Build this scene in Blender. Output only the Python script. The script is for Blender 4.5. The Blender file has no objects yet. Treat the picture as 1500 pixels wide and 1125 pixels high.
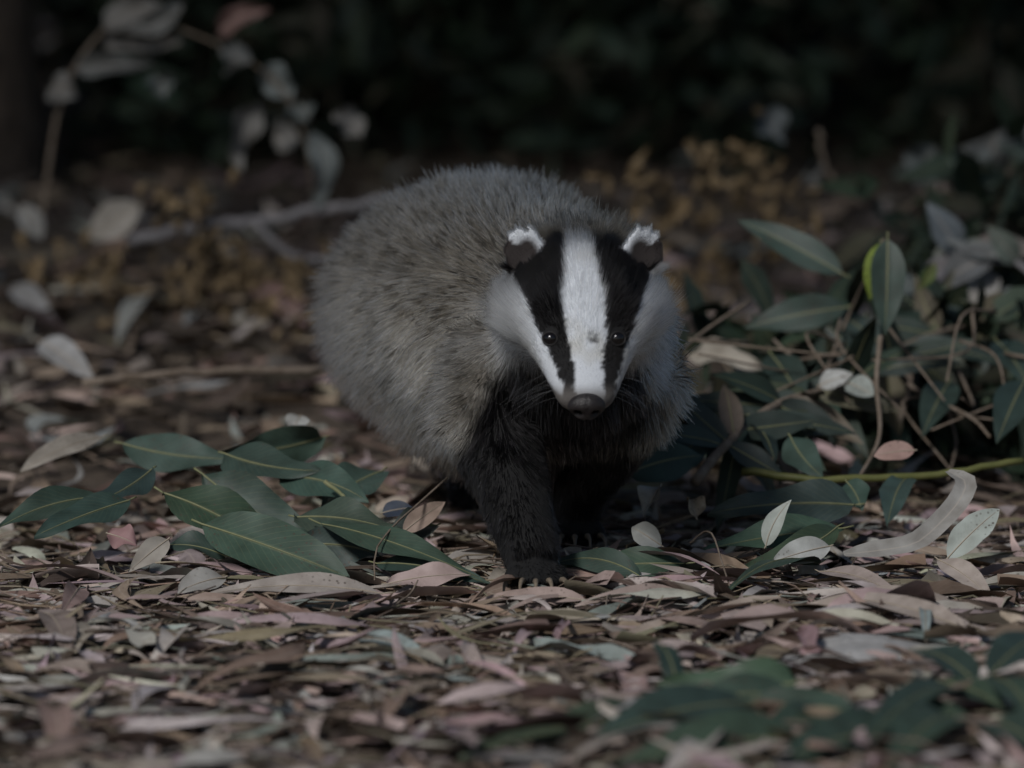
import bpy, bmesh, math, random
import numpy as np
from mathutils import Vector, Matrix
from mathutils.kdtree import KDTree

R = math.radians
scene = bpy.context.scene
col = scene.collection
rng = np.random.default_rng(7)
random.seed(7)

# ------------------------------------------------------------------ camera
CAM = np.array([0.0, -5.0, 0.65]); PITCH = math.atan(780 / 8333); FPX = 8333.0
cam = bpy.data.cameras.new('camera'); cam_o = bpy.data.objects.new('camera', cam); col.objects.link(cam_o)
cam_o.location = CAM; cam_o.rotation_euler = (math.pi / 2 - PITCH, 0, 0)
cam.lens = 200; cam.sensor_width = 36; cam.clip_start = 0.1; cam.clip_end = 500
cam.dof.use_dof = True; cam.dof.focus_distance = 5.08; cam.dof.aperture_fstop = 4.4; cam.dof.aperture_blades = 0
scene.camera = cam_o

# ------------------------------------------------------------------ sky, sun, exposure
SUN_EL, SUN_AZ = R(38), R(27)          # azimuth: to the camera's left, behind it
world = bpy.data.worlds.new('World'); scene.world = world; world.use_nodes = True
wn = world.node_tree.nodes; wl = world.node_tree.links
sky = wn.new('ShaderNodeTexSky'); sky.sky_type = 'NISHITA'; sky.sun_disc = False
sky.sun_elevation = SUN_EL; sky.sun_rotation = math.pi + SUN_AZ
bg = wn['Background']; bg.inputs['Strength'].default_value = 0.05
wl.new(sky.outputs[0], bg.inputs[0])
sun = bpy.data.lights.new('sun', 'SUN'); sun_o = bpy.data.objects.new('sun', sun); col.objects.link(sun_o)
sun.energy = 2.35; sun.angle = R(9); sun.color = (1.0, 0.985, 0.965)
to_sun = Vector((-math.sin(SUN_AZ) * math.cos(SUN_EL), -math.cos(SUN_AZ) * math.cos(SUN_EL), math.sin(SUN_EL)))
sun_o.rotation_euler = to_sun.to_track_quat('Z', 'Y').to_euler(); sun_o.location = (-3, -6, 6)
vs = scene.view_settings; vs.view_transform = 'Standard'; vs.look = 'None'; vs.exposure = -0.12; vs.gamma = 1
scene.display_settings.display_device = 'sRGB'
scene.cycles.use_denoising = True
scene.cycles.max_bounces = 6; scene.cycles.transparent_max_bounces = 8
scene.cycles_curves.shape = 'RIBBONS'; scene.cycles_curves.subdivisions = 2

# ------------------------------------------------------------------ helpers
FWD = np.array([0, math.cos(PITCH), -math.sin(PITCH)]); UPV = np.array([0, math.sin(PITCH), math.cos(PITCH)])
def ray(px, py):
    d = FWD + np.array([1, 0, 0]) * (px - 750) / FPX - UPV * (py - 562.5) / FPX
    return d
def at(px, py, Y):                     # point on that sight line in the upright plane y = Y
    d = ray(px, py); return CAM + d * ((Y - CAM[1]) / d[1])
def terrain(x, y):
    x = np.asarray(x, float); y = np.asarray(y, float)
    h = 0.006 * np.sin(5.1 * x + 1.3 * y + .4) + 0.005 * np.sin(3.2 * y - 4.0 * x) + 0.004 * np.sin(11 * x + 7 * y)
    t = np.clip((y - .5) / 2.4, 0, 1); h = h + 0.13 * t * t * (3 - 2 * t)
    t = np.clip((y - 3.9) / 2.6, 0, 1); h = h + 1.5 * t * t * (3 - 2 * t)
    return h - .018
def on_ground(px, py, dz=0.0):
    d = ray(px, py); s = 3.0
    for _ in range(400):
        p = CAM + d * s
        if p[2] <= terrain(p[0], p[1]) + dz: break
        s += 0.01
    return p
def norm(v):
    v = np.asarray(v, float); return v / (np.linalg.norm(v, axis=-1, keepdims=True) + 1e-12)

_lat = rng.random((32, 32, 32))
def vnoise(p):                         # value noise, p (n,3)
    p = np.asarray(p, float); i = np.floor(p).astype(int); f = p - i; f = f * f * (3 - 2 * f)
    o = 0
    for dx in (0, 1):
        for dy in (0, 1):
            for dz in (0, 1):
                w = (f[:, 0] if dx else 1 - f[:, 0]) * (f[:, 1] if dy else 1 - f[:, 1]) * (f[:, 2] if dz else 1 - f[:, 2])
                o = o + w * _lat[(i[:, 0] + dx) % 32, (i[:, 1] + dy) % 32, (i[:, 2] + dz) % 32]
    return o
def tag(o, label=None, cat=None, group=None, kind=None):
    if label: o['label'] = label
    if cat: o['category'] = cat
    if group: o['group'] = group
    if kind: o['kind'] = kind
    return o
def mesh_obj(name, V, F, mat, parent=None, smooth=True, loc=None):
    V = np.asarray(V, float)
    if loc is not None: V = V - np.asarray(loc)
    me = bpy.data.meshes.new(name); me.from_pydata([tuple(v) for v in V], [], [tuple(f) for f in F]); me.update()
    if smooth: me.polygons.foreach_set('use_smooth', [True] * len(me.polygons))
    if mat: me.materials.append(mat)
    o = bpy.data.objects.new(name, me); col.objects.link(o)
    if loc is not None: o.location = tuple(loc)
    if parent: o.parent = parent
    return o
def empty(name, loc):
    o = bpy.data.objects.new(name, None); col.objects.link(o); o.location = tuple(loc); o.empty_display_size = .05; return o
def tube(pts, rad, n=8, cap=True):
    pts = np.asarray(pts, float); m = len(pts); rad = np.broadcast_to(np.asarray(rad, float), (m,))
    T = norm(np.gradient(pts, axis=0)); ref = np.array([0.13, .2, 1.0])
    if abs(np.dot(T[0], norm(ref))) > .9: ref = np.array([1.0, .1, 0])
    V = []; F = []
    for i in range(m):
        a = norm(np.cross(T[i], ref)); b = np.cross(a, T[i]); ref = b
        for k in range(n):
            t = 2 * math.pi * k / n; V.append(pts[i] + rad[i] * (math.cos(t) * a + math.sin(t) * b))
    for i in range(m - 1):
        for k in range(n):
            k2 = (k + 1) % n; F.append((i * n + k, i * n + k2, (i + 1) * n + k2, (i + 1) * n + k))
    if cap: F.append(tuple(range(n))[::-1]); F.append(tuple(range((m - 1) * n, m * n)))
    return V, F
def smooth_path(pts, k=6):
    pts = np.asarray(pts, float); out = []
    P = np.vstack([2 * pts[0] - pts[1], pts, 2 * pts[-1] - pts[-2]])
    for i in range(1, len(P) - 2):
        for j in range(k):
            t = j / k; a, b, c, d = P[i - 1], P[i], P[i + 1], P[i + 2]
            out.append(.5 * (2 * b + (c - a) * t + (2 * a - 5 * b + 4 * c - d) * t * t + (3 * b - a - 3 * c + d) * t ** 3))
    out.append(pts[-1]); return np.array(out)

# ------------------------------------------------------------------ materials
def new_mat(name):
    m = bpy.data.materials.new(name); m.use_nodes = True
    nt = m.node_tree; return m, nt, nt.nodes, nt.links, nt.nodes['Principled BSDF']
def mixc(nt, fac, a, b, mode='MIX'):
    n = nt.nodes.new('ShaderNodeMix'); n.data_type = 'RGBA'; n.blend_type = mode
    for sock, v in ((n.inputs[0], fac), (n.inputs[6], a), (n.inputs[7], b)):
        if hasattr(v, 'links'): nt.links.new(v, sock)
        elif isinstance(v, (int, float)): sock.default_value = v
        else: sock.default_value = (*v, 1)
    return n.outputs[2]
def ramp(nt, src, stops):
    n = nt.nodes.new('ShaderNodeValToRGB'); e = n.color_ramp.elements
    while len(e) < len(stops): e.new(.5)
    for el, (p, c) in zip(e, stops): el.position = p; el.color = (c, c, c, 1) if isinstance(c, (int, float)) else (*c, 1)
    nt.links.new(src, n.inputs[0]); return n.outputs[0]
def noise(nt, scale, detail=3, coord=None, rough=.55):
    n = nt.nodes.new('ShaderNodeTexNoise'); n.inputs['Scale'].default_value = scale; n.inputs['Detail'].default_value = detail
    n.inputs['Roughness'].default_value = rough
    if coord is None:
        g = nt.nodes.new('ShaderNodeTexCoord'); coord = g.outputs['Object']
    nt.links.new(coord, n.inputs['Vector']); return n.outputs['Fac']
def bump(nt, src, bsdf, strength, dist):
    b = nt.nodes.new('ShaderNodeBump'); b.inputs['Strength'].default_value = strength; b.inputs['Distance'].default_value = dist
    nt.links.new(src, b.inputs['Height']); nt.links.new(b.outputs[0], bsdf.inputs['Normal'])
def math_n(nt, op, a, b=None):
    n = nt.nodes.new('ShaderNodeMath'); n.operation = op
    for s, v in zip(n.inputs, (a, b)):
        if v is None: continue
        if hasattr(v, 'links'): nt.links.new(v, s)
        else: s.default_value = v
    return n.outputs[0]

def leaf_material(name, source, rough=.6, spots=.5, green=False):
    m, nt, N, L, b = new_mat(name)
    if source == 'object':
        oi = N.new('ShaderNodeObjectInfo'); base = oi.outputs['Color']
    elif source == 'attr':
        at_ = N.new('ShaderNodeAttribute'); at_.attribute_name = 'leafcol'; base = at_.outputs['Color']
    else:
        rgb = N.new('ShaderNodeRGB'); rgb.outputs[0].default_value = (*source, 1); base = rgb.outputs[0]
    g = N.new('ShaderNodeTexCoord'); geo = N.new('ShaderNodeNewGeometry')
    pos = geo.outputs['Position']
    n1 = noise(nt, 45, 4, pos); n2 = noise(nt, 300, 2, pos)
    c = mixc(nt, ramp(nt, n1, [(.3, 0.0), (.7, 1.0)]), base, mixc(nt, 1.0, base, (.62, .6, .58), 'MULTIPLY'))
    if spots:
        vo = N.new('ShaderNodeTexVoronoi'); vo.inputs['Scale'].default_value = 210; L.new(pos, vo.inputs['Vector'])
        s = ramp(nt, vo.outputs['Distance'], [(.16, 1.0), (.30, 0.0)])
        s2 = math_n(nt, 'MULTIPLY', s, ramp(nt, noise(nt, 14, 2, pos), [(.52, 0.0), (.62, spots)]))
        c = mixc(nt, s2, c, (.055, .04, .03))
    # veins from uv: u across (0..1, midrib at .5), v along
    sep = N.new('ShaderNodeSeparateXYZ'); L.new(g.outputs['UV'], sep.inputs[0])
    ab = math_n(nt, 'ABSOLUTE', math_n(nt, 'SUBTRACT', sep.outputs[0], .5))
    rib = ramp(nt, ab, [(.012, 1.0), (.05, 0.0)])
    ph = math_n(nt, 'ADD', math_n(nt, 'MULTIPLY', sep.outputs[1], 95.0), math_n(nt, 'MULTIPLY', ab, -48.0))
    vein = ramp(nt, math_n(nt, 'SINE', ph), [(.86, 0.0), (1.0, 1.0)])
    light = mixc(nt, .7, base, (.45, .42, .22) if green else (.42, .36, .30))
    c = mixc(nt, math_n(nt, 'MULTIPLY', rib, .22 if green else .5), c, light)
    c = mixc(nt, math_n(nt, 'MULTIPLY', vein, .07 if green else .12), c, light)
    L.new(c, b.inputs['Base Color'])
    b.inputs['Roughness'].default_value = rough
    b.inputs['Specular IOR Level'].default_value = .35
    h = math_n(nt, 'ADD', math_n(nt, 'MULTIPLY', n2, .5), math_n(nt, 'MULTIPLY', vein, .5))
    bump(nt, math_n(nt, 'ADD', math_n(nt, 'MULTIPLY', h, .3 if green else 1.0), n1), b, .3, .001)
    return m
def plain_material(name, c1, c2, scale=40, rough=.8, bmp=.4, dist=.002, spec=.3):
    m, nt, N, L, b = new_mat(name)
    n = noise(nt, scale, 5); L.new(mixc(nt, ramp(nt, n, [(.3, 0.0), (.7, 1.0)]), c1, c2), b.inputs['Base Color'])
    b.inputs['Roughness'].default_value = rough; b.inputs['Specular IOR Level'].default_value = spec
    bump(nt, noise(nt, scale * 3, 4), b, bmp, dist); return m

M_leaf_obj = leaf_material('dry_leaf', 'object', .62, .85)
M_leaf_att = leaf_material('litter_leaf', 'attr', .65, .5)
M_green = leaf_material('green_leaf', 'object', .55, .8, True)
M_foliage = leaf_material('foliage_leaf', 'attr', .6, 0, True)
M_soil = plain_material('soil', (.06, .046, .036), (.13, .10, .075), 60, .95, .8, .006)
M_twig = plain_material('twig_bark', (.12, .09, .065), (.22, .18, .145), 90, .85, .6, .002)
M_greytwig = plain_material('grey_twig', (.16, .15, .155), (.27, .26, .27), 90, .85, .6, .002)
M_stem_green = plain_material('green_stem', (.085, .095, .028), (.13, .13, .045), 60, .55, .2, .001)
M_rib = plain_material('leaf_midrib', (.17, .18, .09), (.24, .235, .13), 80, .5, .1, .0005)
M_bark = plain_material('trunk_bark', (.05, .038, .03), (.13, .10, .08), 22, .95, 1.0, .02)
M_bud = plain_material('dry_leaflet', (.19, .13, .07), (.29, .215, .125), 60, .8, .3, .002)
M_stone = plain_material('pale_stone', (.30, .29, .28), (.45, .44, .43), 70, .9, .8, .003)

# ------------------------------------------------------------------ ground
xs = np.concatenate([np.linspace(-60, -3, 14), np.linspace(-2.6, 2.6, 80), np.linspace(3, 60, 14)])
ys = np.concatenate([np.linspace(-60, -7, 10), np.linspace(-6, 7, 150), np.linspace(8, 90, 14)])
X, Y = np.meshgrid(xs, ys); Z = terrain(X, Y)
V = np.stack([X.ravel(), Y.ravel(), Z.ravel()], 1); nx = len(xs)
F = [(j * nx + i, j * nx + i + 1, (j + 1) * nx + i + 1, (j + 1) * nx + i) for j in range(len(ys) - 1) for i in range(nx - 1)]
tag(mesh_obj('ground', V, F, M_soil), 'dark forest soil strewn with leaf litter', None, None, 'structure')

# ------------------------------------------------------------------ leaf shapes
def blade_profile(t, kind=0):
    if kind == 0: w = np.sin(math.pi * np.clip(t, 0, 1) ** .72) ** .9         # lanceolate
    elif kind == 1: w = np.sin(math.pi * np.clip(t, 0, 1) ** .55) ** .8        # broad base, long tip
    else: w = np.sin(math.pi * np.clip(t, 0, 1) ** .9) ** .75                  # oval
    return np.maximum(w, 0.02)
def leaf_grid(L, W, nl, nw, kind, fold, arch, sickle, twist, wave, r, ragged=0, t0=0.0, t1=1.0):
    t = np.linspace(t0, t1, nl + 1); u = np.linspace(-1, 1, nw + 1)
    T, U = np.meshgrid(t, u, indexing='ij')
    w = blade_profile(t, kind) * W / 2
    if ragged: w = w * (1 - ragged * r.random(nl + 1))
    wl_ = w[:, None] * U
    x = L * (T - .5); y = wl_ + sickle * L * (T - .5) ** 2
    z = fold * np.abs(wl_) + arch * L * (.25 - (T - .5) ** 2) * 4 * .25 + wave * W * U * np.sin(T * 9 + r.random() * 6) * .5
    if t0 > 0 or t1 < 1:                  # torn ends: jagged along the leaf
        x[0] += L * .07 * r.normal(size=nw + 1) * (t0 > 0); x[-1] += L * .07 * r.normal(size=nw + 1) * (t1 < 1)
    a = twist * (T - .5); y2 = y * np.cos(a) - z * np.sin(a); z2 = y * np.sin(a) + z * np.cos(a)
    V = np.stack([x.ravel(), y2.ravel(), z2.ravel()], 1); n = nw + 1
    F = np.array([(i * n + j, i * n + j + 1, (i + 1) * n + j + 1, (i + 1) * n + j) for i in range(nl) for j in range(nw)])
    uv = np.stack([(U.ravel() + 1) / 2, T.ravel()], 1)
    return V, F, uv
def set_uv(me, uvv):
    l = me.uv_layers.new(name='UVMap'); idx = np.empty(len(me.loops), int); me.loops.foreach_get('vertex_index', idx)
    l.data.foreach_set('uv', np.asarray(uvv)[idx].ravel().astype(np.float32))
def joined_leaves(name, items, mat, parent=None):
    """items: list of (V, F, uv, colour) -> one mesh"""
    nV = 0; Vs = []; Fs = []; uvs = []; cs = []
    for (V, F, uv, c) in items:
        Vs.append(V); Fs.append(F + nV); uvs.append(uv); cs.append(np.tile(np.array([*c, 1.0]), (len(V), 1))); nV += len(V)
    Vs = np.vstack(Vs).astype(np.float32); Fs = np.vstack(Fs).astype(np.int32); uvs = np.vstack(uvs); cs = np.vstack(cs).astype(np.float32)
    me = bpy.data.meshes.new(name); me.vertices.add(len(Vs)); me.vertices.foreach_set('co', Vs.ravel())
    k = Fs.shape[1]; me.loops.add(Fs.size); me.loops.foreach_set('vertex_index', Fs.ravel())
    me.polygons.add(len(Fs)); me.polygons.foreach_set('loop_start', np.arange(0, Fs.size, k, dtype=np.int32))
    me.polygons.foreach_set('use_smooth', np.ones(len(Fs), bool)); me.update(calc_edges=True)
    set_uv(me, uvs); a = me.attributes.new('leafcol', 'FLOAT_COLOR', 'POINT'); a.data.foreach_set('color', cs.ravel())
    me.materials.append(mat); o = bpy.data.objects.new(name, me); col.objects.link(o)
    if parent: o.parent = parent
    return o
def euler_m(yaw, tx, ty):
    return np.array(Matrix.Rotation(yaw, 3, 'Z') @ Matrix.Rotation(tx, 3, 'X') @ Matrix.Rotation(ty, 3, 'Y'))

DRY = {'pinkish tan': (.46, .365, .34), 'grey-buff': (.48, .435, .39), 'grey-green': (.25, .28, .26), 'warm brown': (.28, .21, .16),
       'dark brown': (.11, .082, .064), 'mauve pink': (.33, .245, .245), 'pale silver': (.42, .42, .40), 'khaki': (.22, .19, .13)}
DRYP = {'pinkish tan': .26, 'grey-buff': .27, 'grey-green': .045, 'warm brown': .2, 'dark brown': .12, 'mauve pink': .06, 'pale silver': .02, 'khaki': .05}
dn = list(DRY); dp = np.array([DRYP[k] for k in dn]); dp = dp / dp.sum()
def jitter(c, s=.16):
    return tuple(np.clip(np.array(c) * (1 + s * rng.normal()) * (1 + .05 * rng.normal(size=3)), .01, .8))

# ------------------------------------------------------------------ leaf litter (uncountable part)
proto_low = []
for k in range(60):
    torn = k % 3 == 0; strip = k % 5 == 1
    proto_low.append(leaf_grid(1, rng.uniform(.03, .07) if strip else rng.uniform(.08, .19), 8, 2, int(rng.integers(0, 3)), rng.uniform(-.7, 1.0), rng.uniform(-.25, .4),
                     rng.uniform(-.9, .9), rng.uniform(-1.6, 1.6), rng.uniform(-.4, .4), rng, .18 if rng.random() < .5 else 0, rng.uniform(.1, .4) if torn else 0.0, rng.uniform(.6, .9) if torn and rng.random() < .6 else 1.0))
items = []
DB = np.array([.10, .12, .03, .34, .30, .02, .02, .07]); DB = DB / DB.sum()      # darker, browner leaf mix further back
def scatter(n, x0, x1, y0, y1, zlo, zhi, smin, smax, tilt, dp=dp):
    for _ in range(n):
        x = rng.uniform(x0, x1); y = rng.uniform(y0, y1)
        V, F, uv = proto_low[int(rng.integers(len(proto_low)))]
        s = rng.uniform(smin, smax)
        M = euler_m(rng.uniform(0, 6.283), rng.normal() * tilt, rng.normal() * tilt * .6)
        z = float(terrain(x, y)) + rng.uniform(zlo, zhi)
        items.append((V @ M.T * s * (1, rng.uniform(.8, 1.3), 1) + (x, y, z), F, uv, jitter(DRY[dn[int(rng.choice(len(dn), p=dp))]])))
def keep_out(): pass
scatter(4600, -.8, .8, -1.35, .6, .0, .014, .08, .175, .15)
scatter(1300, -.8, .8, -1.35, .25, .008, .022, .08, .17, .16)
scatter(1700, -.8, .8, -1.35, .35, .004, .021, .015, .05, .35)       # fragments
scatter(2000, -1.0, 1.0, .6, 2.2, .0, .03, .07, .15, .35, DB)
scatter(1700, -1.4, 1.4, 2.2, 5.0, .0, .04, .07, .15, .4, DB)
scatter(2200, -3, -.8, -2.5, 3, .0, .02, .06, .13, .25); scatter(2200, .8, 3, -2.5, 3, .0, .02, .06, .13, .25)
scatter(1200, -1.6, 1.6, -2.8, -1.35, .0, .02, .06, .13, .25)
litter = joined_leaves('leaf_litter', items, M_leaf_att)
tag(litter, 'carpet of dry brown, tan and pinkish fallen leaves covering the ground', 'leaf litter', None, 'stuff')
# twig crumbs
items = []
for _ in range(3200):
    x = rng.uniform(-.7, .7); y = rng.uniform(-1.3, .8); l = rng.uniform(.02, .09); a = rng.uniform(0, 6.28)
    z = float(terrain(x, y)) + rng.uniform(.006, .024); d = np.array([math.cos(a), math.sin(a), rng.normal() * .15]) * l / 2
    m = np.array([x, y, z]); bend = rng.normal(size=3) * l * .08
    V, F = tube([m - d, m + bend, m + d], [.0006, .0009, .0005], 4, False)
    items.append((np.array(V), np.array(F), np.zeros((len(V), 2)), jitter((.24, .19, .14), .3)))
tag(joined_leaves('twig_crumbs', items, M_leaf_att), 'thin broken stalks and twig crumbs mixed through the leaf litter', 'twig litter', None, 'stuff')

# ------------------------------------------------------------------ countable fallen leaves in the sharp zone
variants = []
for k in range(14):
    wd = rng.uniform(.09, .19); sk = rng.uniform(-.8, .8)
    V, F, uv = leaf_grid(1, wd, 12, 4, int(rng.integers(0, 3)), rng.uniform(-.4, .6), rng.uniform(-.15, .35),
                         sk, rng.uniform(-1.2, 1.2), rng.uniform(-.3, .3), rng, .12 if k % 3 == 0 else 0, .2 if k % 5 == 0 else 0, .75 if k % 4 == 1 else 1)
    me = bpy.data.meshes.new('fallen_leaf'); me.from_pydata([tuple(v) for v in V], [], [tuple(map(int, f)) for f in F]); me.update()
    me.polygons.foreach_set('use_smooth', [True] * len(me.polygons)); set_uv(me, uv); me.materials.append(M_leaf_obj); variants.append((me, ('curved ' if abs(sk) > .5 else '') + ('slender' if wd < .135 else 'broad')))
ZONES = [('on litter before the badger', -.85, -.03, -.42, .46, 150), ('by the left green clump', -.05, .35, -.46, -.08, 28),
         ('under the right branch', -.03, .45, .12, .5, 46)]
for zn, y0, y1, x0, x1, n in ZONES:
    for _ in range(n):
        k = dn[int(rng.choice(len(dn), p=dp))]
        x = rng.uniform(x0, x1); y = rng.uniform(y0, y1)
        vme, vsh = variants[int(rng.integers(len(variants)))]; o = bpy.data.objects.new('fallen_leaf', vme); col.objects.link(o)
        s = rng.uniform(.065, .145); o.scale = (s, s * rng.uniform(.85, 1.25), s)
        o.location = (x, y, float(terrain(x, y)) + rng.uniform(.012, .024))
        o.rotation_euler = (rng.normal() * .16, rng.normal() * .08, rng.uniform(0, 6.283))
        o.color = (*jitter(DRY[k]), 1)
        sz = 'short' if s < .09 else ('mid-length' if s < .118 else 'long')
        tag(o, f'{sz} {vsh} dry {k} leaf lying {zn}', 'leaf', f'{sz} {vsh} {k} leaves {zn}')

# ------------------------------------------------------------------ leaves placed one by one
def single_leaf(name, base, tip, W, label, cat, colr, N=None, roll=0.0, arch=.06, fold=.25, kind=0, sick=0.0, wave=.1, mat=None, rib=True,
                group=None, parent=None, petiole=.07, via=None):
    base = np.asarray(base, float); tip = np.asarray(tip, float); ax = tip - base; Ln = np.linalg.norm(ax); ax = ax / Ln
    if N is None: N = np.array([0, -.75, .66])
    N = np.asarray(N, float); N = norm(N - ax * np.dot(N, ax)); S = np.cross(N, ax)
    c, s_ = math.cos(roll), math.sin(roll); S, N = S * c + N * s_, N * c - S * s_
    nl, nw = 14, 6; t = np.linspace(0, 1, nl + 1); u = np.linspace(-1, 1, nw + 1); T, U = np.meshgrid(t, u, indexing='ij')
    edge = 1 + .10 * (vnoise(np.stack([t * 7 + rng.random() * 30, t * 0, t * 0 + .5], 1)) - .5)
    w = (blade_profile(t, kind) * edge)[:, None] * W / 2 * U
    ctr = base + ax * Ln * T[..., None] + N * (arch * Ln * 4 * T * (1 - T))[..., None] + S * (sick * Ln * 4 * T * (1 - T))[..., None]
    if via is not None:
        path = smooth_path([base, *via, tip], 10); ti = np.linspace(0, len(path) - 1, nl + 1)
        pc = np.stack([np.interp(ti, np.arange(len(path)), path[:, k]) for k in range(3)], 1)
        ctr = np.repeat(pc[:, None, :], nw + 1, 1)
        Tg = norm(np.gradient(pc, axis=0)); Sg = norm(np.cross(np.tile(N, (nl + 1, 1)), Tg)); S_ = np.repeat(Sg[:, None, :], nw + 1, 1)
        ww = np.minimum(1, np.minimum(t * 6 + .3, (1 - t) * 6 + .35))[:, None] * W / 2 * U; P = ctr + S_ * ww[..., None] + N * (fold * np.abs(ww))[..., None]
    else:
        ph = rng.random() * 6
        P = ctr + S * w[..., None] + N * (fold * np.abs(w) + wave * W * np.abs(U) ** 2 * np.sin(T * 10 + ph + U) * .4)[..., None]
    V = P.reshape(-1, 3); n = nw + 1
    F = [(i * n + j, i * n + j + 1, (i + 1) * n + j + 1, (i + 1) * n + j) for i in range(nl) for j in range(nw)]
    uv = np.stack([(U.ravel() + 1) / 2, T.ravel()], 1)
    o = mesh_obj(name, V, F, mat or M_green, parent, loc=base if parent is None else None); set_uv(o.data, uv); o.color = (*colr, 1)
    if rib:
        cp = ctr[:, nw // 2, :] if via is None else pc
        pts = np.vstack([base - ax * petiole * Ln + N * petiole * Ln * .15, base - ax * petiole * Ln * .4 + N * .001, cp[:-1] + N * .0005])
        rd = np.linspace(.0009, .00015, len(pts)) * max(W / .04, .6) ** .5
        V, F = tube(pts - (base if parent is None else 0), rd, 5); mesh_obj('midrib', V, F, M_rib if (mat is None or mat is M_green) else M_leaf_rib, o)
    if parent is None: tag(o, label, cat, group)
    return o
M_leaf_rib = plain_material('dry_midrib', (.32, .27, .21), (.40, .34, .27), 80, .7, .1, .0005)
def G(px, py, Yv):                     # never under the litter: move forward to where the sight line meets it
    return at(px, py, min(deep(Yv), on_ground(px, py, .020)[1]))
def deep(Yv): return Yv if Yv < 1.7 else 1.7 + (Yv - 1.7) * 2.0
GRN = [(.045, .075, .056), (.052, .085, .058), (.04, .068, .058), (.05, .078, .048)]
GL = [  # base px, Y, tip px, Y, width m, colour, label, opts
 ((238, 722), .15, (420, 828), .12, .060, 3, 'broad green leaf partly covered by another leaf, left of the badger', dict(kind=2, roll=-.25, fold=.15, wave=.2, sick=.03)),
 ((296, 768), .05, (512, 846), -.01, .058, 1, 'broad green leaf with pale midrib lying on top of the left clump', dict(kind=2, arch=.07, roll=.0, fold=.12, sick=-.03, wave=.15)),
 ((296, 694), .24, (462, 800), .20, .054, 2, 'broad green leaf at the back of the left clump, rounded end up', dict(kind=2, roll=.2, fold=.2)),
 ((190, 733), .12, (50, 786), .05, .040, 2, 'dark green leaf drooping to the left from the green clump', dict(kind=0, roll=.2)),
 ((150, 728), .16, (-8, 777), .10, .030, 0, 'narrow dark green leaf lying behind another at the left edge', dict(kind=0)),
 ((222, 688), .22, (128, 742), .14, .034, 2, 'small dark green leaf slanting above the drooping leaf', dict(kind=0)),
 ((180, 650), .42, (350, 672), .36, .042, 2, 'long green leaf lying flat at the rear of the left clump', dict(kind=0)),
 ((472, 640), .45, (318, 664), .38, .040, 0, 'dark green leaf with wavy edge at the rear of the left clump', dict(kind=0)),
 ((434, 758), .16, (590, 782), .10, .042, 1, 'green leaf with rounded base between the left clump and the badger', dict(kind=1)),
 ((470, 768), .12, (724, 856), .03, .034, 0, 'long slender green leaf reaching to the badger’s front paw', dict(kind=0, arch=.10, N=(0, -.5, .85))),
 ((552, 826), .05, (722, 858), .02, .030, 2, 'green leaf under the long slender leaf beside the badger’s paw', dict(kind=0, N=(0, -.6, .8))),
 ((440, 800), .11, (560, 815), .10, .045, 2, 'shaded green leaf under the rounded leaf beside the badger', dict(kind=0)),
 ((1005, 826), .05, (812, 836), .08, .036, 0, 'flat green leaf just right of the badger’s front paw', dict(kind=0, N=(0, -.75, .66))),
 ((940, 846), .03, (808, 828), .07, .026, 2, 'narrow green leaf in front of the flat leaf by the front paw', dict(kind=0)),
 ((1252, 740), .26, (1036, 752), .24, .046, 2, 'large dark green leaf lying across the branch litter', dict(kind=1)),
 ((1236, 774), .16, (1030, 806), .12, .034, 1, 'green leaf with pale midrib below the large dark leaf', dict(kind=0)),
 ((1226, 772), .14, (1080, 836), .07, .030, 3, 'green leaf slanting behind the white leaf', dict(kind=0)),
 ((1200, 826), .07, (1062, 872), .02, .036, 0, 'green leaf in front of the white leaf, touching dry litter', dict(kind=0)),
 ((918, 694), .34, (1032, 668), .38, .044, 2, 'dark bluish green leaf right behind the badger’s foreleg', dict(kind=0)),
 ((1030, 640), .42, (960, 700), .38, .040, 2, 'shaded green leaf overlapping behind the badger’s foreleg', dict(kind=0)),
 ((1158, 640), .40, (1206, 700), .34, .034, 2, 'dark green leaf hanging point down behind the green stick', dict(kind=0)),
 ((990, 560), .50, (940, 690), .44, .05, 2, 'dark green leaf standing behind the badger’s shoulder', dict(kind=0)),
 ((1330, 700), .36, (1300, 770), .26, .034, 2, 'dark green leaf drooping below the green stick', dict(kind=0)),
 ((1240, 706), .30, (1262, 748), .26, .028, 2, 'small dark green leaf standing under the green stick', dict(kind=2)),
 ((330, 665), .30, (470, 690), .24, .05, 2, 'shaded broad green leaf behind the left clump, pointing at the badger', dict(kind=1)),
 ((560, 690), .34, (470, 745), .25, .045, 2, 'shaded green leaf bridging the left clump and the badger’s belly', dict(kind=0)),
 ((410, 700), .26, (540, 735), .20, .042, 2, 'shaded dark leaf under the bridging leaf beside the badger', dict(kind=0)),
 ((640, 770), .16, (560, 800), .12, .034, 2, 'dark green leaf just behind the slender leaf at the paw', dict(kind=0)),
 ((330, 815), .05, (236, 800), .06, .03, 2, 'dark leaf showing under the lowest broad leaf of the clump', dict(kind=0)),
 # blurred foreground
 ((965, 1046), -.76, (672, 1110), -.88, .036, 1, 'blurred green leaf lying lowest in the foreground litter', dict(kind=0, N=(0, -.5, .85))),
 ((1168, 1000), -.66, (962, 1000), -.66, .040, 1, 'blurred green leaf under an upturned leaf tip in the foreground', dict(kind=1, N=(0, -.5, .85))),
 ((990, 1000), -.66, (958, 938), -.62, .022, 2, 'upturned green leaf tip standing out of the foreground litter', dict(kind=0, N=(.3, -.9, .3))),
]
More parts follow.
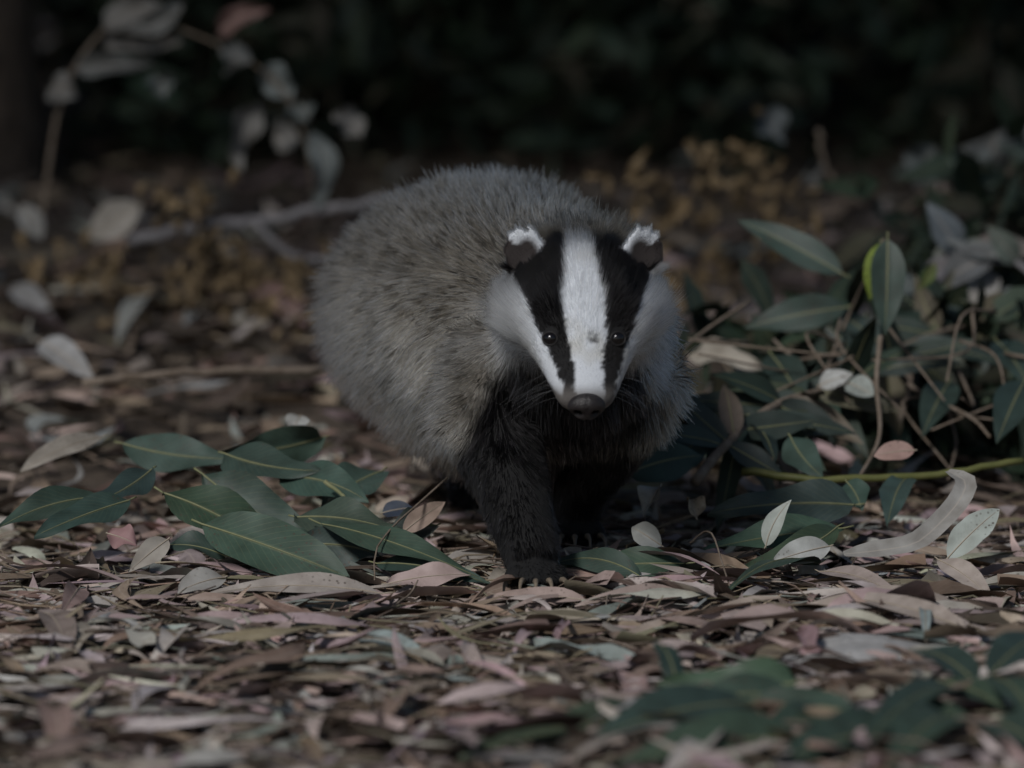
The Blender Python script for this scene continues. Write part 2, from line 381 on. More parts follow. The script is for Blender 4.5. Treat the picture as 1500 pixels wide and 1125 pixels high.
for (b, yb, t, yt, w, ci, lab, kw) in GL:
    kw.setdefault('roll', rng.normal() * .25); kw.setdefault('wave', rng.uniform(.1, .4)); kw.setdefault('fold', rng.uniform(-.05, .4)); kw.setdefault('sick', rng.normal() * .05); kw.setdefault('arch', rng.uniform(.0, .11))
    single_leaf('green_leaf', G(*b, yb), G(*t, yt), w, lab, 'leaf', jitter(GRN[ci], .12), **kw)
DL = [
 ((1122, 800), .12, (1159, 732), .12, .018, (.42, .46, .43), 'small pale silvery leaf standing upright among green leaves', dict(N=(-.3, -.9, .2), kind=0, sick=.06)),
 ((1216, 800), .08, (1130, 824), .05, .026, (.46, .47, .45), 'silvery white leaf with pointed end on top of green leaves', dict(N=(.1, -.85, .5), kind=2)),
 ((1388, 818), .06, (1464, 746), .08, .030, (.37, .41, .38), 'pale grey-green leaf standing tilted on the right litter', dict(N=(-.4, -.85, .3), kind=2)),
 ((1374, 820), .03, (1452, 876), -.03, .024, (.43, .37, .33), 'pale spotted dry leaf sloping down the right litter', dict(N=(0, -.75, .66), kind=2)),
 ((1410, 892), -.04, (1138, 902), -.05, .034, (.42, .35, .30), 'broad tan leaf with dark speckles right of the paw', dict(N=(0, -.55, .83), kind=1)),
 ((1420, 925), -.12, (1180, 885), -.05, .028, (.40, .34, .30), 'tan speckled leaf crossing under the thin grey twig', dict(N=(0, -.5, .86), kind=0)),
 ((1200, 838), .02, (1330, 882), -.03, .022, (.42, .35, .32), 'narrow pinkish leaf sloping down beside the white leaf', dict(N=(0, -.6, .8), kind=0)),
 ((566, 856), -.01, (690, 842), .0, .024, (.44, .34, .32), 'pink-tan leaf with torn end beside the badger’s front paw', dict(N=(0, -.7, .7), kind=2, wave=.35)),
 ((512, 938), -.22, (622, 962), -.26, .026, (.33, .39, .38), 'pale blue-green leaf lying flat on dry litter before the badger', dict(N=(0, -.45, .9), kind=2)),
 ((1356, 940), -.2, (1350, 894), -.16, .010, (.34, .40, .39), 'slim blue-green leaf scrap beside the grey twig', dict(N=(0, -.8, .6), kind=2)),
 ((1128, 890), -.05, (1130, 920), -.1, .018, (.36, .30, .25), 'small curled brown leaf standing on the litter', dict(N=(-.3, -.8, .5), kind=2)),
 ((970, 800), .12, (926, 772), .14, .022, (.38, .39, .37), 'pale leaf standing on edge behind the paw’s green leaf', dict(N=(-.2, -.9, .3), kind=0, fold=.8, arch=.15)),
 ((968, 712), .24, (944, 758), .22, .022, (.34, .34, .32), 'grey upright leaf behind the badger’s far foreleg', dict(N=(-.5, -.75, .4), kind=0, fold=.9, wave=.5)),
 ((1020, 760), .2, (1008, 730), .22, .02, (.36, .30, .22), 'small brown folded leaf among branch litter', dict(N=(.4, -.75, .5), kind=0, fold=1.0, wave=.5)),
 ((246, 790), .05, (188, 838), .02, .022, (.36, .33, .29), 'grey-tan dry leaf hanging beneath the left green clump', dict(N=(.2, -.8, .5), kind=0)),
 ((158, 782), .05, (200, 798), .04, .026, (.32, .19, .19), 'mauve curled leaf below the drooping green leaf', dict(N=(0, -.7, .7), kind=2, wave=.4)),
 ((115, 862), -.06, (88, 902), -.1, .022, (.34, .24, .22), 'pinkish leaf tipped on edge at the left litter', dict(N=(.3, -.8, .5), kind=0)),
 ((60, 900), -.1, (100, 960), -.18, .032, (.30, .24, .21), 'brown-grey leaf slumped over the left litter', dict(N=(.2, -.7, .6), kind=2)),
 ((330, 846), -.02, (260, 868), -.05, .03, (.36, .35, .33), 'grey leaf lying just below the green clump', dict(N=(0, -.6, .8), kind=2)),
 ((560, 870), -.05, (300, 872), -.05, .03, (.37, .33, .30), 'long grey-tan leaf lying across the litter below the clump', dict(N=(0, -.45, .9), kind=0)),
 ((860, 880), -.04, (700, 880), -.04, .022, (.39, .30, .27), 'pinkish leaf lying right before the badger’s claws', dict(N=(0, -.5, .86), kind=0, arch=.05)),
 ((1010, 872), -.03, (842, 888), -.05, .022, (.38, .30, .27), 'pink-brown leaf lying just right of the badger’s claws', dict(N=(0, -.5, .86), kind=0, arch=.06)),
 ((590, 780), .12, (652, 735), .16, .020, (.38, .29, .24), 'curved tan leaf rising in the shade under the badger', dict(N=(.2, -.8, .5), kind=0)),
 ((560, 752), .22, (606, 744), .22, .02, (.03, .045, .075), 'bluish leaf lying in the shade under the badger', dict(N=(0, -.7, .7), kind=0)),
 ((440, 610), .5, (428, 634), .46, .024, (.46, .47, .46), 'small white leaf standing behind the left green clump', dict(N=(0, -.9, .4), kind=2)),
 ((150, 640), .5, (30, 690), .42, .026, (.33, .30, .26), 'pale buff curled leaf at the left behind the green clump', dict(N=(0, -.7, .7), kind=2)),
 # background, blurred
 ((236, 430), 1.9, (172, 510), 1.75, .034, (.40, .41, .38), 'pale grey leaf standing among orange curled leaves behind the badger', dict(N=(-.2, -.95, .2), kind=0)),
 ((205, 300), 2.6, (130, 350), 2.5, .046, (.38, .35, .31), 'pale buff leaf standing above the orange curled leaves', dict(N=(0, -.95, .3), kind=2)),
 ((20, 420), 1.9, (80, 470), 1.8, .03, (.34, .34, .34), 'grey leaf slanting beside the tree trunk', dict(N=(0, -.9, .4), kind=0)),
 ((60, 500), 1.2, (140, 560), 1.1, .034, (.33, .33, .33), 'grey leaf lying below the tree trunk', dict(N=(0, -.8, .5), kind=0)),
 ((370, 420), 2.0, (450, 480), 1.8, .034, (.30, .19, .18), 'mauve leaf behind the orange curled leaves near the badger', dict(N=(0, -.8, .5), kind=2)),
 ((30, 300), 2.2, (62, 350), 2.2, .03, (.32, .32, .31), 'grey leaf leaning on the tree trunk', dict(N=(0, -.95, .3), kind=2)),
 ((1010, 520), .85, (1120, 540), .8, .03, (.36, .33, .28), 'cream dead leaf lying right behind the badger', dict(N=(0, -.8, .6), kind=0, wave=.5, fold=.6)),
 ((1060, 510), .9, (1100, 570), .8, .03, (.42, .38, .32), 'cream dead leaf curled behind the badger’s shoulder', dict(N=(.3, -.8, .5), kind=2)),
 ((1000, 600), .6, (1010, 640), .55, .03, (.36, .33, .28), 'buff leaf showing between badger and branch leaves', dict(N=(.3, -.8, .5), kind=2)),
 ((1200, 565), .6, (1250, 548), .6, .022, (.42, .43, .42), 'silvery leaf lying on the brown branch', dict(N=(0, -.8, .6), kind=0)),
 ((1240, 560), .6, (1280, 580), .58, .026, (.34, .38, .36), 'grey-green leaf beside the silvery leaf on the branch', dict(N=(0, -.8, .6), kind=2)),
 ((1440, 390), 1.3, (1420, 450), 1.25, .048, (.38, .37, .35), 'pale grey leaf standing at the far right thicket', dict(N=(0, -.95, .2), kind=2)),
 ((1400, 380), 1.5, (1380, 440), 1.5, .04, (.30, .32, .32), 'grey leaf beside the pale leaf at far right', dict(N=(0, -.95, .2), kind=2)),
 ((1500, 430), 1.3, (1450, 480), 1.25, .04, (.34, .36, .35), 'grey-green leaf at the edge of the right thicket', dict(N=(0, -.95, .2), kind=2)),
 ((1340, 660), .35, (1280, 668), .35, .022, (.36, .24, .21), 'pinkish leaf in shade under the hanging green leaf', dict(N=(0, -.8, .6), kind=2)),
]
for (b, yb, t, yt, w, c, lab, kw) in DL:
    single_leaf('fallen_leaf', G(*b, yb), G(*t, yt), w, lab, 'leaf', c, mat=M_leaf_obj, petiole=.06, **kw)
single_leaf('curled_leaf', G(1236, 812, .04), G(1388, 690, .14), .020, 'long grey ribbon-like dry leaf curling upward at its end', 'leaf', (.33, .32, .30), N=(-.35, -.9, .25), fold=.3,
            mat=M_leaf_obj, rib=False, via=[G(1290, 806, .05), G(1340, 796, .06), G(1375, 768, .08), G(1404, 735, .10), G(1414, 706, .12)])

# ------------------------------------------------------------------ sticks and stones
def stick(name, pts, r0, r1, mat, label, cat='stick', twigs=()):
    P = smooth_path(pts, 6); P = P + rng.normal(size=P.shape) * r0 * .25; loc = P[0]
    V, F = tube(P, np.linspace(r0, r1, len(P)), 7); o = mesh_obj(name, V, F, mat, loc=loc); tag(o, label, cat)
    for tp, a, b in twigs:
        Q = smooth_path(tp, 5); V, F = tube(Q - loc, np.linspace(a, b, len(Q)), 6); mesh_obj('twig', V, F, mat, o)
    return o
stick('thin_stick', [G(1050, 912, -.1), G(1180, 908, -.09), G(1350, 914, -.1), G(1510, 908, -.1)], .0022, .003, M_twig, 'thin grey-brown twig lying across the litter right of the paw')
stick('green_stick', [G(1088, 690, .36), G(1200, 703, .34), G(1370, 695, .36), G(1500, 673, .38)], .0042, .0034, M_stem_green, 'yellow-green leafless stem lying across the right thicket')
stick('grey_branch', [G(180, 352, 2.3), G(330, 326, 2.3), G(450, 312, 2.35), G(600, 288, 2.4)], .008, .006, M_greytwig, 'forked grey dead branch lying behind the badger',
      'branch', [([G(370, 322, 2.3), G(405, 358, 2.2), G(440, 378, 2.15), G(520, 380, 2.1)], .006, .004)])
stick('brown_stick', [G(120, 560, .9), G(300, 545, .95), G(480, 540, 1.0)], .005, .004, M_twig, 'brown stick lying flat in litter left behind the badger')
stick('arched_stalk', [G(1200, 190, 2.0), G(1205, 235, 1.95), G(1230, 275, 1.9), G(1265, 300, 1.9)], .004, .003, M_twig, 'curved brown stalk arching in the dark right background')
stick('straw_stalk', [G(476, 706, .2), G(500, 724, .18), G(518, 742, .16)], .0022, .0012, M_rib, 'short straw-coloured stalk in the shade beside the badger')
for (a, b, c, lab) in [((1010, 795, .08), (1042, 782, .07), (1072, 872, .0), 'pale thread-like stalk bent over the green leaf'), ((655, 700, .2), (560, 790, .04), (548, 850, .0), 'thin dry stalk standing before the left green leaves'),
                     ((560, 900, -.1), (600, 870, -.08), (612, 850, -.07), 'thin stalk leaning on the torn pink leaf')]:
    stick('dry_stalk', [G(*a), G(*b), G(*c)], .0011, .0007, M_twig, lab, 'stalk')
def stone(px, py, sx, sy, sz, label, dz=.012):
    p = on_ground(px, py, dz); bm = bmesh.new(); bmesh.ops.create_icosphere(bm, subdivisions=4, radius=1)
    vs_ = np.array([v.co[:] for v in bm.verts]); d = 1 + .35 * (vnoise(vs_ * 2.2 + 5 + px) - .5) + .12 * (vnoise(vs_ * 7 + px) - .5)
    vs_ = vs_ * d[:, None] * (sx, sy, sz); F = [[v.index for v in f.verts] for f in bm.faces]; bm.free()
    o = mesh_obj('stone', vs_, F, M_stone); o.location = tuple(p - np.array([0, 0, sz * .35])); tag(o, label, 'stone')
stone(1268, 966, .085, .11, .022, 'flat grey stone sunk in the foreground litter')
stone(520, 890, .013, .012, .008, 'small white pebble on the litter left of the paw')

# ------------------------------------------------------------------ leafy branches, sprigs, shrubs, tree
def leafy_branch(name, pts, r0, r1, mat, label, cat, leaves, side=(), lmat=None):
    P = smooth_path(pts, 6); loc = P[0]; root = empty(name, loc); tag(root, label, cat)
    V, F = tube(P - loc, np.linspace(r0, r1, len(P)), 7); mesh_obj('stem', V, F, mat, root)
    for tp, a, b in side:
        Q = smooth_path(tp, 5); V, F = tube(Q - loc, np.linspace(a, b, len(Q)), 6); mesh_obj('twig', V, F, mat, root)
    for (b, t, w, c, kw) in leaves:
        single_leaf('leaf', np.asarray(b) - loc, np.asarray(t) - loc, w, None, None, c, parent=root, mat=lmat, **kw)
    return root
def along(P, f):
    P = np.asarray(P); i = f * (len(P) - 1); k = int(min(i, len(P) - 2)); return P[k] + (P[k + 1] - P[k]) * (i - k)
def auto_leaves(pts, n, L, W, cols, f0=.15, down=.3, out=1.0):
    P = smooth_path(pts, 6); res = []
    for k in range(n):
        b = along(P, f0 + (1 - f0) * (k + rng.random() * .8) / n); d = norm([rng.normal() * out, rng.normal() * .5, rng.normal() * .6 - down])
        l = L * rng.uniform(.7, 1.25)
        t = b + d * l; g = float(terrain(t[0], t[1])) + .01; t[2] = max(t[2], g)
        res.append((b, t, W * rng.uniform(.75, 1.25), jitter(cols[k % len(cols)], .12), dict(kind=int(rng.integers(0, 2)), petiole=.05, N=(rng.normal() * .4, -.8, .55), fold=rng.uniform(0, .4), arch=rng.uniform(-.06, .1))))
    return res
A1 = [G(1018, 706, .34), G(1065, 650, .42), G(1140, 592, .55), G(1250, 560, .7), G(1330, 505, .85), G(1420, 478, .95), G(1510, 490, 1.0)]
hang = [(G(1300, 350, .62), G(1296, 492, .60), .036, (.042, .068, .056), dict(kind=0, N=(.1, -1, .1))), (G(1290, 356, .65), G(1274, 440, .66), .022, (.20, .27, .05), dict(kind=0, N=(-.4, -1, .1))),
        (G(1235, 402, .8), G(1080, 322, .85), .034, (.036, .062, .052), dict(kind=0, N=(0, -.9, .4))), (G(1370, 385, .9), G(1345, 425, .9), .014, (.12, .16, .05), dict(kind=0, N=(.4, -1, .1))),
        (G(1240, 450, .8), G(1090, 480, .8), .038, (.034, .057, .047), dict(kind=0, N=(0, -.9, .4))), (G(1130, 520, .7), G(1180, 600, .62), .04, (.03, .05, .042), dict(kind=0)),
        (G(1390, 560, .7), G(1350, 640, .6), .036, (.03, .05, .042), dict(kind=0)), (G(1500, 560, .6), G(1460, 650, .5), .04, (.03, .052, .046), dict(kind=0)),
        (G(1460, 500, .8), G(1510, 570, .7), .036, (.03, .052, .046), dict(kind=0))]  # greens darkened to stand for less light reaching this side
leafy_branch('eucalyptus_branch', A1, .0052, .003, M_twig, 'fallen eucalyptus branch with green leaves toned dark as in dim light, right of the badger', 'branch',
             hang + auto_leaves(A1, 90, .085, .026, [(.032, .052, .042), (.024, .04, .034), (.028, .046, .04), (.045, .055, .032), (.13, .115, .085), (.024, .042, .036)]),  # same dim-light darkening put into these leaf colours
             [([G(qx, qy, .75), G(qx + rng.uniform(-90, 90), qy + rng.uniform(-20, 70), .68), G(qx + rng.uniform(-150, 150), qy + rng.uniform(20, 140), .6)], .002, .001)
              for qx, qy in zip(rng.uniform(1060, 1480, 16), rng.uniform(430, 600, 16))] + [([G(1290, 492, .6), G(1284, 560, .58), G(1288, 640, .5), G(1255, 706, .42)], .003, .0016), ([G(1300, 520, .8), G(1340, 570, .72), G(1420, 610, .6), G(1450, 640, .55)], .003, .0015),
              ([G(1200, 570, .66), G(1240, 470, .8), G(1295, 350, .64)], .0024, .0012)])
A2 = [G(1235, 1056, -.8), G(1330, 1030, -.78), G(1430, 1000, -.74), G(1530, 980, -.7)]
fl = [(G(1240, 1050, -.78), G(1100, 1090, -.85), .034, GRN[1], dict(kind=0, N=(0, -.5, .85))), (G(1300, 1040, -.78), G(1440, 1090, -.86), .036, GRN[1], dict(kind=0, N=(0, -.5, .85))),
      (G(1260, 1045, -.78), G(1060, 1040, -.76), .036, GRN[0], dict(kind=0, N=(0, -.5, .85))), (G(1400, 1010, -.74), G(1250, 1110, -.9), .034, GRN[0], dict(kind=1, N=(0, -.5, .85))),
      (G(1430, 1000, -.74), G(1330, 955, -.6), .034, GRN[2], dict(kind=0, N=(0, -.5, .85))), (G(1450, 990, -.74), G(1540, 930, -.6), .034, GRN[2], dict(kind=0, N=(0, -.5, .85))),
      (G(1460, 995, -.74), G(1530, 1090, -.86), .036, GRN[1], dict(kind=0, N=(0, -.5, .85))), (G(1150, 1060, -.8), G(930, 1120, -.9), .036, GRN[0], dict(kind=0, N=(0, -.5, .85))),
      (G(1160, 1020, -.72), G(1000, 1030, -.74), .04, GRN[0], dict(kind=1, N=(0, -.5, .85))), (G(1380, 1000, -.72), G(1480, 1045, -.8), .03, GRN[1], dict(kind=0, N=(0, -.5, .85)))]
fl += [(G(1180, 1085, -.9), G(900, 1122, -1.0), .05, GRN[1], dict(kind=1, N=(0, -.6, .8))), (G(1330, 1075, -.9), G(1130, 1122, -1.0), .05, GRN[0], dict(kind=1, N=(0, -.6, .8))),
       (G(1390, 1050, -.9), G(1300, 1128, -1.0), .045, GRN[1], dict(kind=1, N=(0, -.6, .8))), (G(1450, 1060, -.9), G(1540, 1120, -1.0), .05, GRN[0], dict(kind=1, N=(0, -.6, .8))),
       (G(1100, 1030, -.8), G(860, 1085, -.9), .045, GRN[2], dict(kind=0, N=(0, -.6, .8)))]
leafy_branch('leafy_twig', A2, .004, .003, M_twig, 'blurred leafy green twig lying in the foreground litter', 'branch', fl)
# pale dry sprays in the background
pale = [(.19, .185, .175), (.16, .185, .185), (.205, .195, .185), (.135, .14, .138)]  # pale leaves toned down in colour to stand for deep shade
B1 = [G(60, 330, 2.5), G(95, 130, 2.55), G(180, 25, 2.6), G(270, 45, 2.6), G(380, 100, 2.6), G(440, 180, 2.6), G(460, 290, 2.55)]
bl = [(G(150, 40, 2.6), G(250, 10, 2.6), .032, pale[0], {}), (G(150, 62, 2.6), G(270, 66, 2.6), .036, pale[2], {}), (G(110, 100, 2.6), G(230, 92, 2.6), .026, pale[3], {}),
      (G(70, 130, 2.5), G(115, 145, 2.5), .036, pale[0], {}), (G(340, 60, 2.6), G(330, 110, 2.6), .034, pale[3], {}), (G(390, 95, 2.6), G(430, 145, 2.55), .036, pale[1], {}),
      (G(380, 150, 2.6), G(350, 250, 2.55), .034, pale[0], {}), (G(400, 205, 2.6), G(440, 200, 2.55), .038, pale[0], {}), (G(455, 190, 2.6), G(460, 310, 2.55), .03, pale[1], {}),
      (G(490, 165, 2.7), G(530, 205, 2.7), .034, pale[0], {}), (G(440, 150, 2.7), G(450, 180, 2.7), .03, pale[1], {}), (G(230, 110, 2.6), G(240, 145, 2.6), .03, pale[1], {}),
      (G(320, 50, 2.7), G(400, 15, 2.7), .026, (.20, .12, .11), {}), (G(270, 5, 2.6), G(170, 45, 2.6), .026, pale[3], {})]
bl = [(q[0], q[1], q[2] * 1.15, q[3], q[4]) for q in bl]
for q in bl: q[4].update(kind=int(rng.integers(0, 2)), N=(rng.normal() * .5, -1, .3), rib=False, wave=.5, fold=rng.uniform(.2, .9), arch=rng.uniform(-.2, .2), sick=rng.uniform(-.15, .15))
leafy_branch('dry_spray', B1, .0035, .0012, M_twig, 'arching dead spray with pale dry leaves beside the tree trunk', 'branch', bl, lmat=M_leaf_obj)
B2 = [G(1300, 330, 2.1), G(1370, 270, 2.2), G(1440, 220, 2.2), G(1520, 180, 2.2)]
bl = [(G(1370, 215, 2.1), G(1340, 275, 2.1), .05, pale[1], {}), (G(1420, 200, 2.1), G(1405, 268, 2.1), .05, pale[1], {}), (G(1470, 190, 2.1), G(1450, 260, 2.1), .05, pale[3], {}),
      (G(1510, 180, 2.1), G(1480, 290, 2.1), .05, pale[1], {}), (G(1390, 205, 2.15), G(1440, 290, 2.15), .04, pale[3], {}), (G(1180, 250, 2.2), G(1200, 270, 2.2), .03, pale[3], {}), (G(1120, 160, 2.4), G(1150, 210, 2.4), .04, (.13, .15, .16), {})]
bl = [(q[0], q[1], q[2] * 1.15, q[3], q[4]) for q in bl]
for q in bl: q[4].update(kind=int(rng.integers(0, 2)), N=(rng.normal() * .5, -1, .3), rib=False, wave=.5, fold=rng.uniform(.2, .9), arch=rng.uniform(-.2, .2), sick=rng.uniform(-.15, .15))
leafy_branch('dry_spray', B2, .003, .0012, M_twig, 'dead spray with broad pale grey leaves at the dark right', 'branch', bl, lmat=M_leaf_obj)
B3 = [G(1530, 420, 1.2), G(1480, 380, 1.25), G(1400, 370, 1.3), G(1340, 420, 1.3)]
bl = auto_leaves(B3, 10, .07, .036, [pale[1], pale[3], pale[0]], 0.0, .2)
for q in bl: q[4].update(rib=False)
leafy_branch('dry_spray', B3, .004, .002, M_greytwig, 'dead spray with small grey leaves in the right thicket', 'branch', bl, lmat=M_leaf_obj)

# dry orange bud sprigs
def curl_mesh(k):
    V, F, uv = leaf_grid(1, (.32, .42, .55, .36)[k], 7, 4, 2 if k != 1 else 0, (.9, 1.2, .8, 1.5)[k], (1.2, -.8, .9, 1.6)[k], .4, (1.5, -1.0, .6, -1.8)[k], .5, rng)
    me = bpy.data.meshes.new('curled_leaflet'); me.from_pydata([tuple(v) for v in V], [], [tuple(map(int, f)) for f in F]); me.update()
    me.polygons.foreach_set('use_smooth', [True] * len(me.polygons)); set_uv(me, uv); me.materials.append(M_bud); return me
BUDS = [curl_mesh(k) for k in range(4)]
def sprig(px, py, Yv, n, spread, label, size=.0085):
    Yv = deep(Yv); size = size * (Yv + 5) / 7.0; top = G(px, py, Yv); g = float(terrain(top[0], Yv)); loc = np.array([top[0], Yv, g]); root = empty('dry_sprig', loc); tag(root, label, 'sprig', None)
    for _ in range(max(2, n // 4 if px < 700 else n // 5)):
        e = top + rng.normal(size=3) * spread * .6; e[2] = max(e[2], g + .02)
        V, F = tube(smooth_path([loc * 0, (e - loc) * .5 + rng.normal(size=3) * .008, e - loc], 4), np.linspace(.002, .001, 9), 5); mesh_obj('stem', V, F, M_twig, root)
        for _ in range(6):
            o = bpy.data.objects.new('curled_leaflet', BUDS[int(rng.integers(4))]); col.objects.link(o); o.parent = root
            p = e + rng.normal(size=3) * (.024, .02, .02); p[2] = max(p[2], g + .01); o.location = tuple(p - loc); s = size * 3.1 * rng.uniform(.6, 1.4); o.scale = (s, s, s); o.rotation_euler = tuple(rng.uniform(-3, 3, 3))
for (px, py, Yv, n, sp, lab) in [(300, 330, 2.35, 10, .03, 'tall orange dried leaf sprig in front of the grey branch'), (290, 400, 2.1, 25, .04, 'dense orange dried leaf cluster behind the pale grey leaf'),
     (120, 390, 2.2, 10, .03, 'orange dried curled leaves beside the grey leaf by the trunk'), (150, 430, 1.95, 15, .035, 'orange dried curled leaves below the trunk leaves'), (330, 450, 1.85, 20, .035, 'orange dried curled leaves low in front of the mauve leaf'),
     (370, 400, 2.1, 12, .03, 'orange dried curled leaves beside the grey fork'), (400, 480, 1.65, 12, .025, 'orange dried curled leaves low beside the badger’s rump'), (440, 405, 2.0, 6, .02, 'single orange dried leaf tuft by the badger’s rump'),
     (240, 450, 1.8, 12, .03, 'orange dried curled leaves in front of the pale grey leaf'), (1080, 230, 2.45, 10, .025, 'yellowish leaf sprig standing in the dark right background'), (1060, 265, 2.4, 6, .02, 'yellowish leaf tuft under the standing leaf sprig'),
     (990, 300, 2.4, 6, .015, 'buff dried tuft right behind the badger’s ear'), (1040, 385, 2.0, 10, .03, 'orange dried leaf cluster right of the badger’s ear'), (1140, 300, 2.3, 5, .03, 'dull orange dry leaves behind the long green leaf'),
     (1150, 350, 2.1, 6, .03, 'dull orange dry leaves above the long green leaf'), (910, 320, 2.2, 8, .02, 'brown dried curled leaves behind the badger’s neck'), (1000, 420, 1.9, 10, .025, 'brown dried curled leaves low beside the badger’s ear')]:
    sprig(px, py, Yv, n, sp, lab)

# dark evergreen shrubs on the bank
proto_fol = [leaf_grid(1, rng.uniform(.22, .36), 4, 2, int(rng.integers(0, 2)), rng.uniform(-.2, .4), rng.uniform(-.1, .3), rng.uniform(-.3, .3), rng.uniform(-.5, .5), .1, rng) for _ in range(16)]
def foliage(name, n, sampler, size, colr, parent, loc):
    items = []
    for _ in range(n):
        p = sampler(); V, F, uv = proto_fol[int(rng.integers(16))]
        M = euler_m(rng.uniform(0, 6.283), rng.normal() * .8, rng.normal() * .8 + .5); s = size * rng.uniform(.6, 1.3)
        items.append((V @ M.T * s + (p - loc), F, uv, jitter(colr[int(rng.integers(len(colr)))], .2)))
    o = joined_leaves(name, items, M_foliage, parent); o['kind'] = 'stuff'; return o
DK = [(.04, .068, .046), (.045, .07, .044), (.036, .06, .048), (.06, .058, .042)]
def shrub(x, y, w, h, n, label):
    loc = np.array([x, y, float(terrain(x, y)) - .02]); root = empty('evergreen_shrub', loc); tag(root, label, 'shrub', None); tips = []
    for k in range(9):
        a = rng.uniform(0, 6.28); r = w * rng.uniform(.3, .9); e = np.array([math.cos(a) * r, math.sin(a) * r * .6, h * rng.uniform(.5, .95)]); tips.append(e)
        V, F = tube(smooth_path([(0, 0, 0), e * (.4, .4, .55) + rng.normal(size=3) * .03, e], 5), np.linspace(.012, .003, 11), 6); mesh_obj('stem', V, F, M_twig, root)
    def samp():
        e = tips[int(rng.integers(9))]; f = rng.uniform(.2, 1.0); return loc + e * f + rng.normal(size=3) * (w * .22, w * .16, h * .13)
    foliage('foliage', n, samp, .10, DK, root, loc)
shrub(-.45, 4.2, .55, .8, 3200, 'dark green shrub behind the arching dry spray')
shrub(.18, 4.25, .6, .8, 3200, 'dark evergreen shrub in deep shade directly behind the badger')
shrub(.85, 4.2, .55, .8, 3000, 'dark shrub behind the broad pale leaves at right')
shrub(.27, 1.05, .15, .17, 330, 'low dark leafy seedling close behind the badger’s shoulder'); shrub(.44, 1.0, .17, .20, 420, 'low dark leafy seedling between badger and fallen branch'); shrub(.62, .95, .17, .2, 420, 'low dark leafy seedling in the middle of the right thicket')
shrub(.72, 1.75, .30, .30, 900, 'low dark green shrub behind the fallen branch'); shrub(.95, 1.0, .28, .26, 700, 'low dark shrub beside the right thicket')
shrub(-1.5, 4.4, .5, .9, 1600, 'dark shrub beyond the tree trunk'); shrub(1.8, 4.4, .5, .9, 1600, 'dark shrub at the far right end of the bank')
shrub(-2.5, 4.4, .6, .9, 1200, 'dark shrub well beyond the tree trunk along the bank'); shrub(2.8, 4.4, .6, .9, 1200, 'dark shrub past the right end of the thicket')

# tree: trunk at the left, crown added unseen overhead to shade the background
tl = np.array([-.90, 3.9, float(terrain(-.90, 3.9)) - .05]); tree = empty('eucalyptus_tree', tl)
tag(tree, 'dark brown tree trunk standing at the left behind the litter', 'tree')
tp = smooth_path([(0, 0, 0), (.02, 0, .3), (0, .02, 1.0), (.1, -.05, 2.0), (.3, -.1, 3.4), (.4, .0, 4.6)], 8)
rr = np.interp(np.linspace(0, 1, len(tp)), [0, .06, .15, 1], [.19, .16, .145, .05]) * (1 + .04 * rng.normal(size=len(tp)))
V, F = tube(tp, rr, 20); mesh_obj('trunk', V, F, M_bark, tree)
limb_tips = []
for k in range(12):
    s = along(tp, .5 + .04 * k); e = s + np.array([rng.uniform(-1.6, 2.6), rng.uniform(-4.2, 0.3), rng.uniform(-.1, .7)]); m = (s + e) / 2 + np.array([0, 0, .25])
    V, F = tube(smooth_path([s, m, e], 6), np.linspace(.05, .012, 13), 7); mesh_obj('limb', V, F, M_bark, tree); limb_tips.append((s, m, e))
def csamp():  # leaf spots traced towards the sun from the ground to be shaded
    while True:
        z = rng.uniform(1.4, 3.4); yd = rng.uniform(1.0, 7.0)
        if rng.random() < min(1, max(.0, (yd - 1.0) / 2.6)): break
    return np.array([rng.uniform(-2.2, 2.6) - .58 * z, yd - 1.14 * z, z])
foliage('shade_crown', 9000, csamp, .17, [(.06, .085, .05), (.05, .075, .05), (.07, .09, .05)], tree, tl)

# ------------------------------------------------------------------ badger
badger = empty('badger', (.03, .25, 0.0)); BL = np.array([.03, .25, 0.0])
tag(badger, 'badger with black and white striped face walking toward the viewer over leaf litter', 'badger')
# head frame: a = towards the nose, u = out of the forehead, s = sideways (camera right)
HY = R(2.5); HP = R(46)
ha = np.array([math.sin(HY) * math.cos(HP), -math.cos(HY) * math.cos(HP), -math.sin(HP)])
hs = norm(np.array([math.cos(HY), math.sin(HY), 0])); hu = np.cross(hs, -ha); hu = hu if hu[2] > 0 else -hu
NOSE = at(860, 592, -.115); HO = NOSE - .163 * ha
def hp(a, s, u): return HO + ha * a + hs * s + hu * u
def loft(secs, n=28):
    V = []; F = []
    for (c, S, U, w, t, b) in secs:
        for k in range(n):
            th = 2 * math.pi * k / n; y = math.sin(th); V.append(np.asarray(c) + np.asarray(S) * w * math.cos(th) + np.asarray(U) * (t if y > 0 else b) * y)
    m = len(secs)
    for i in range(m - 1):
        for k in range(n):
            k2 = (k + 1) % n; F.append((i * n + k, i * n + k2, (i + 1) * n + k2, (i + 1) * n + k))
    F.append(tuple(range(n))[::-1]); F.append(tuple(range((m - 1) * n, m * n)))
    return V, F
def interp_secs(rows, k=5):            # rows of floats, Catmull-Rom resample
    return smooth_path(np.array(rows, float), k)
parts = []
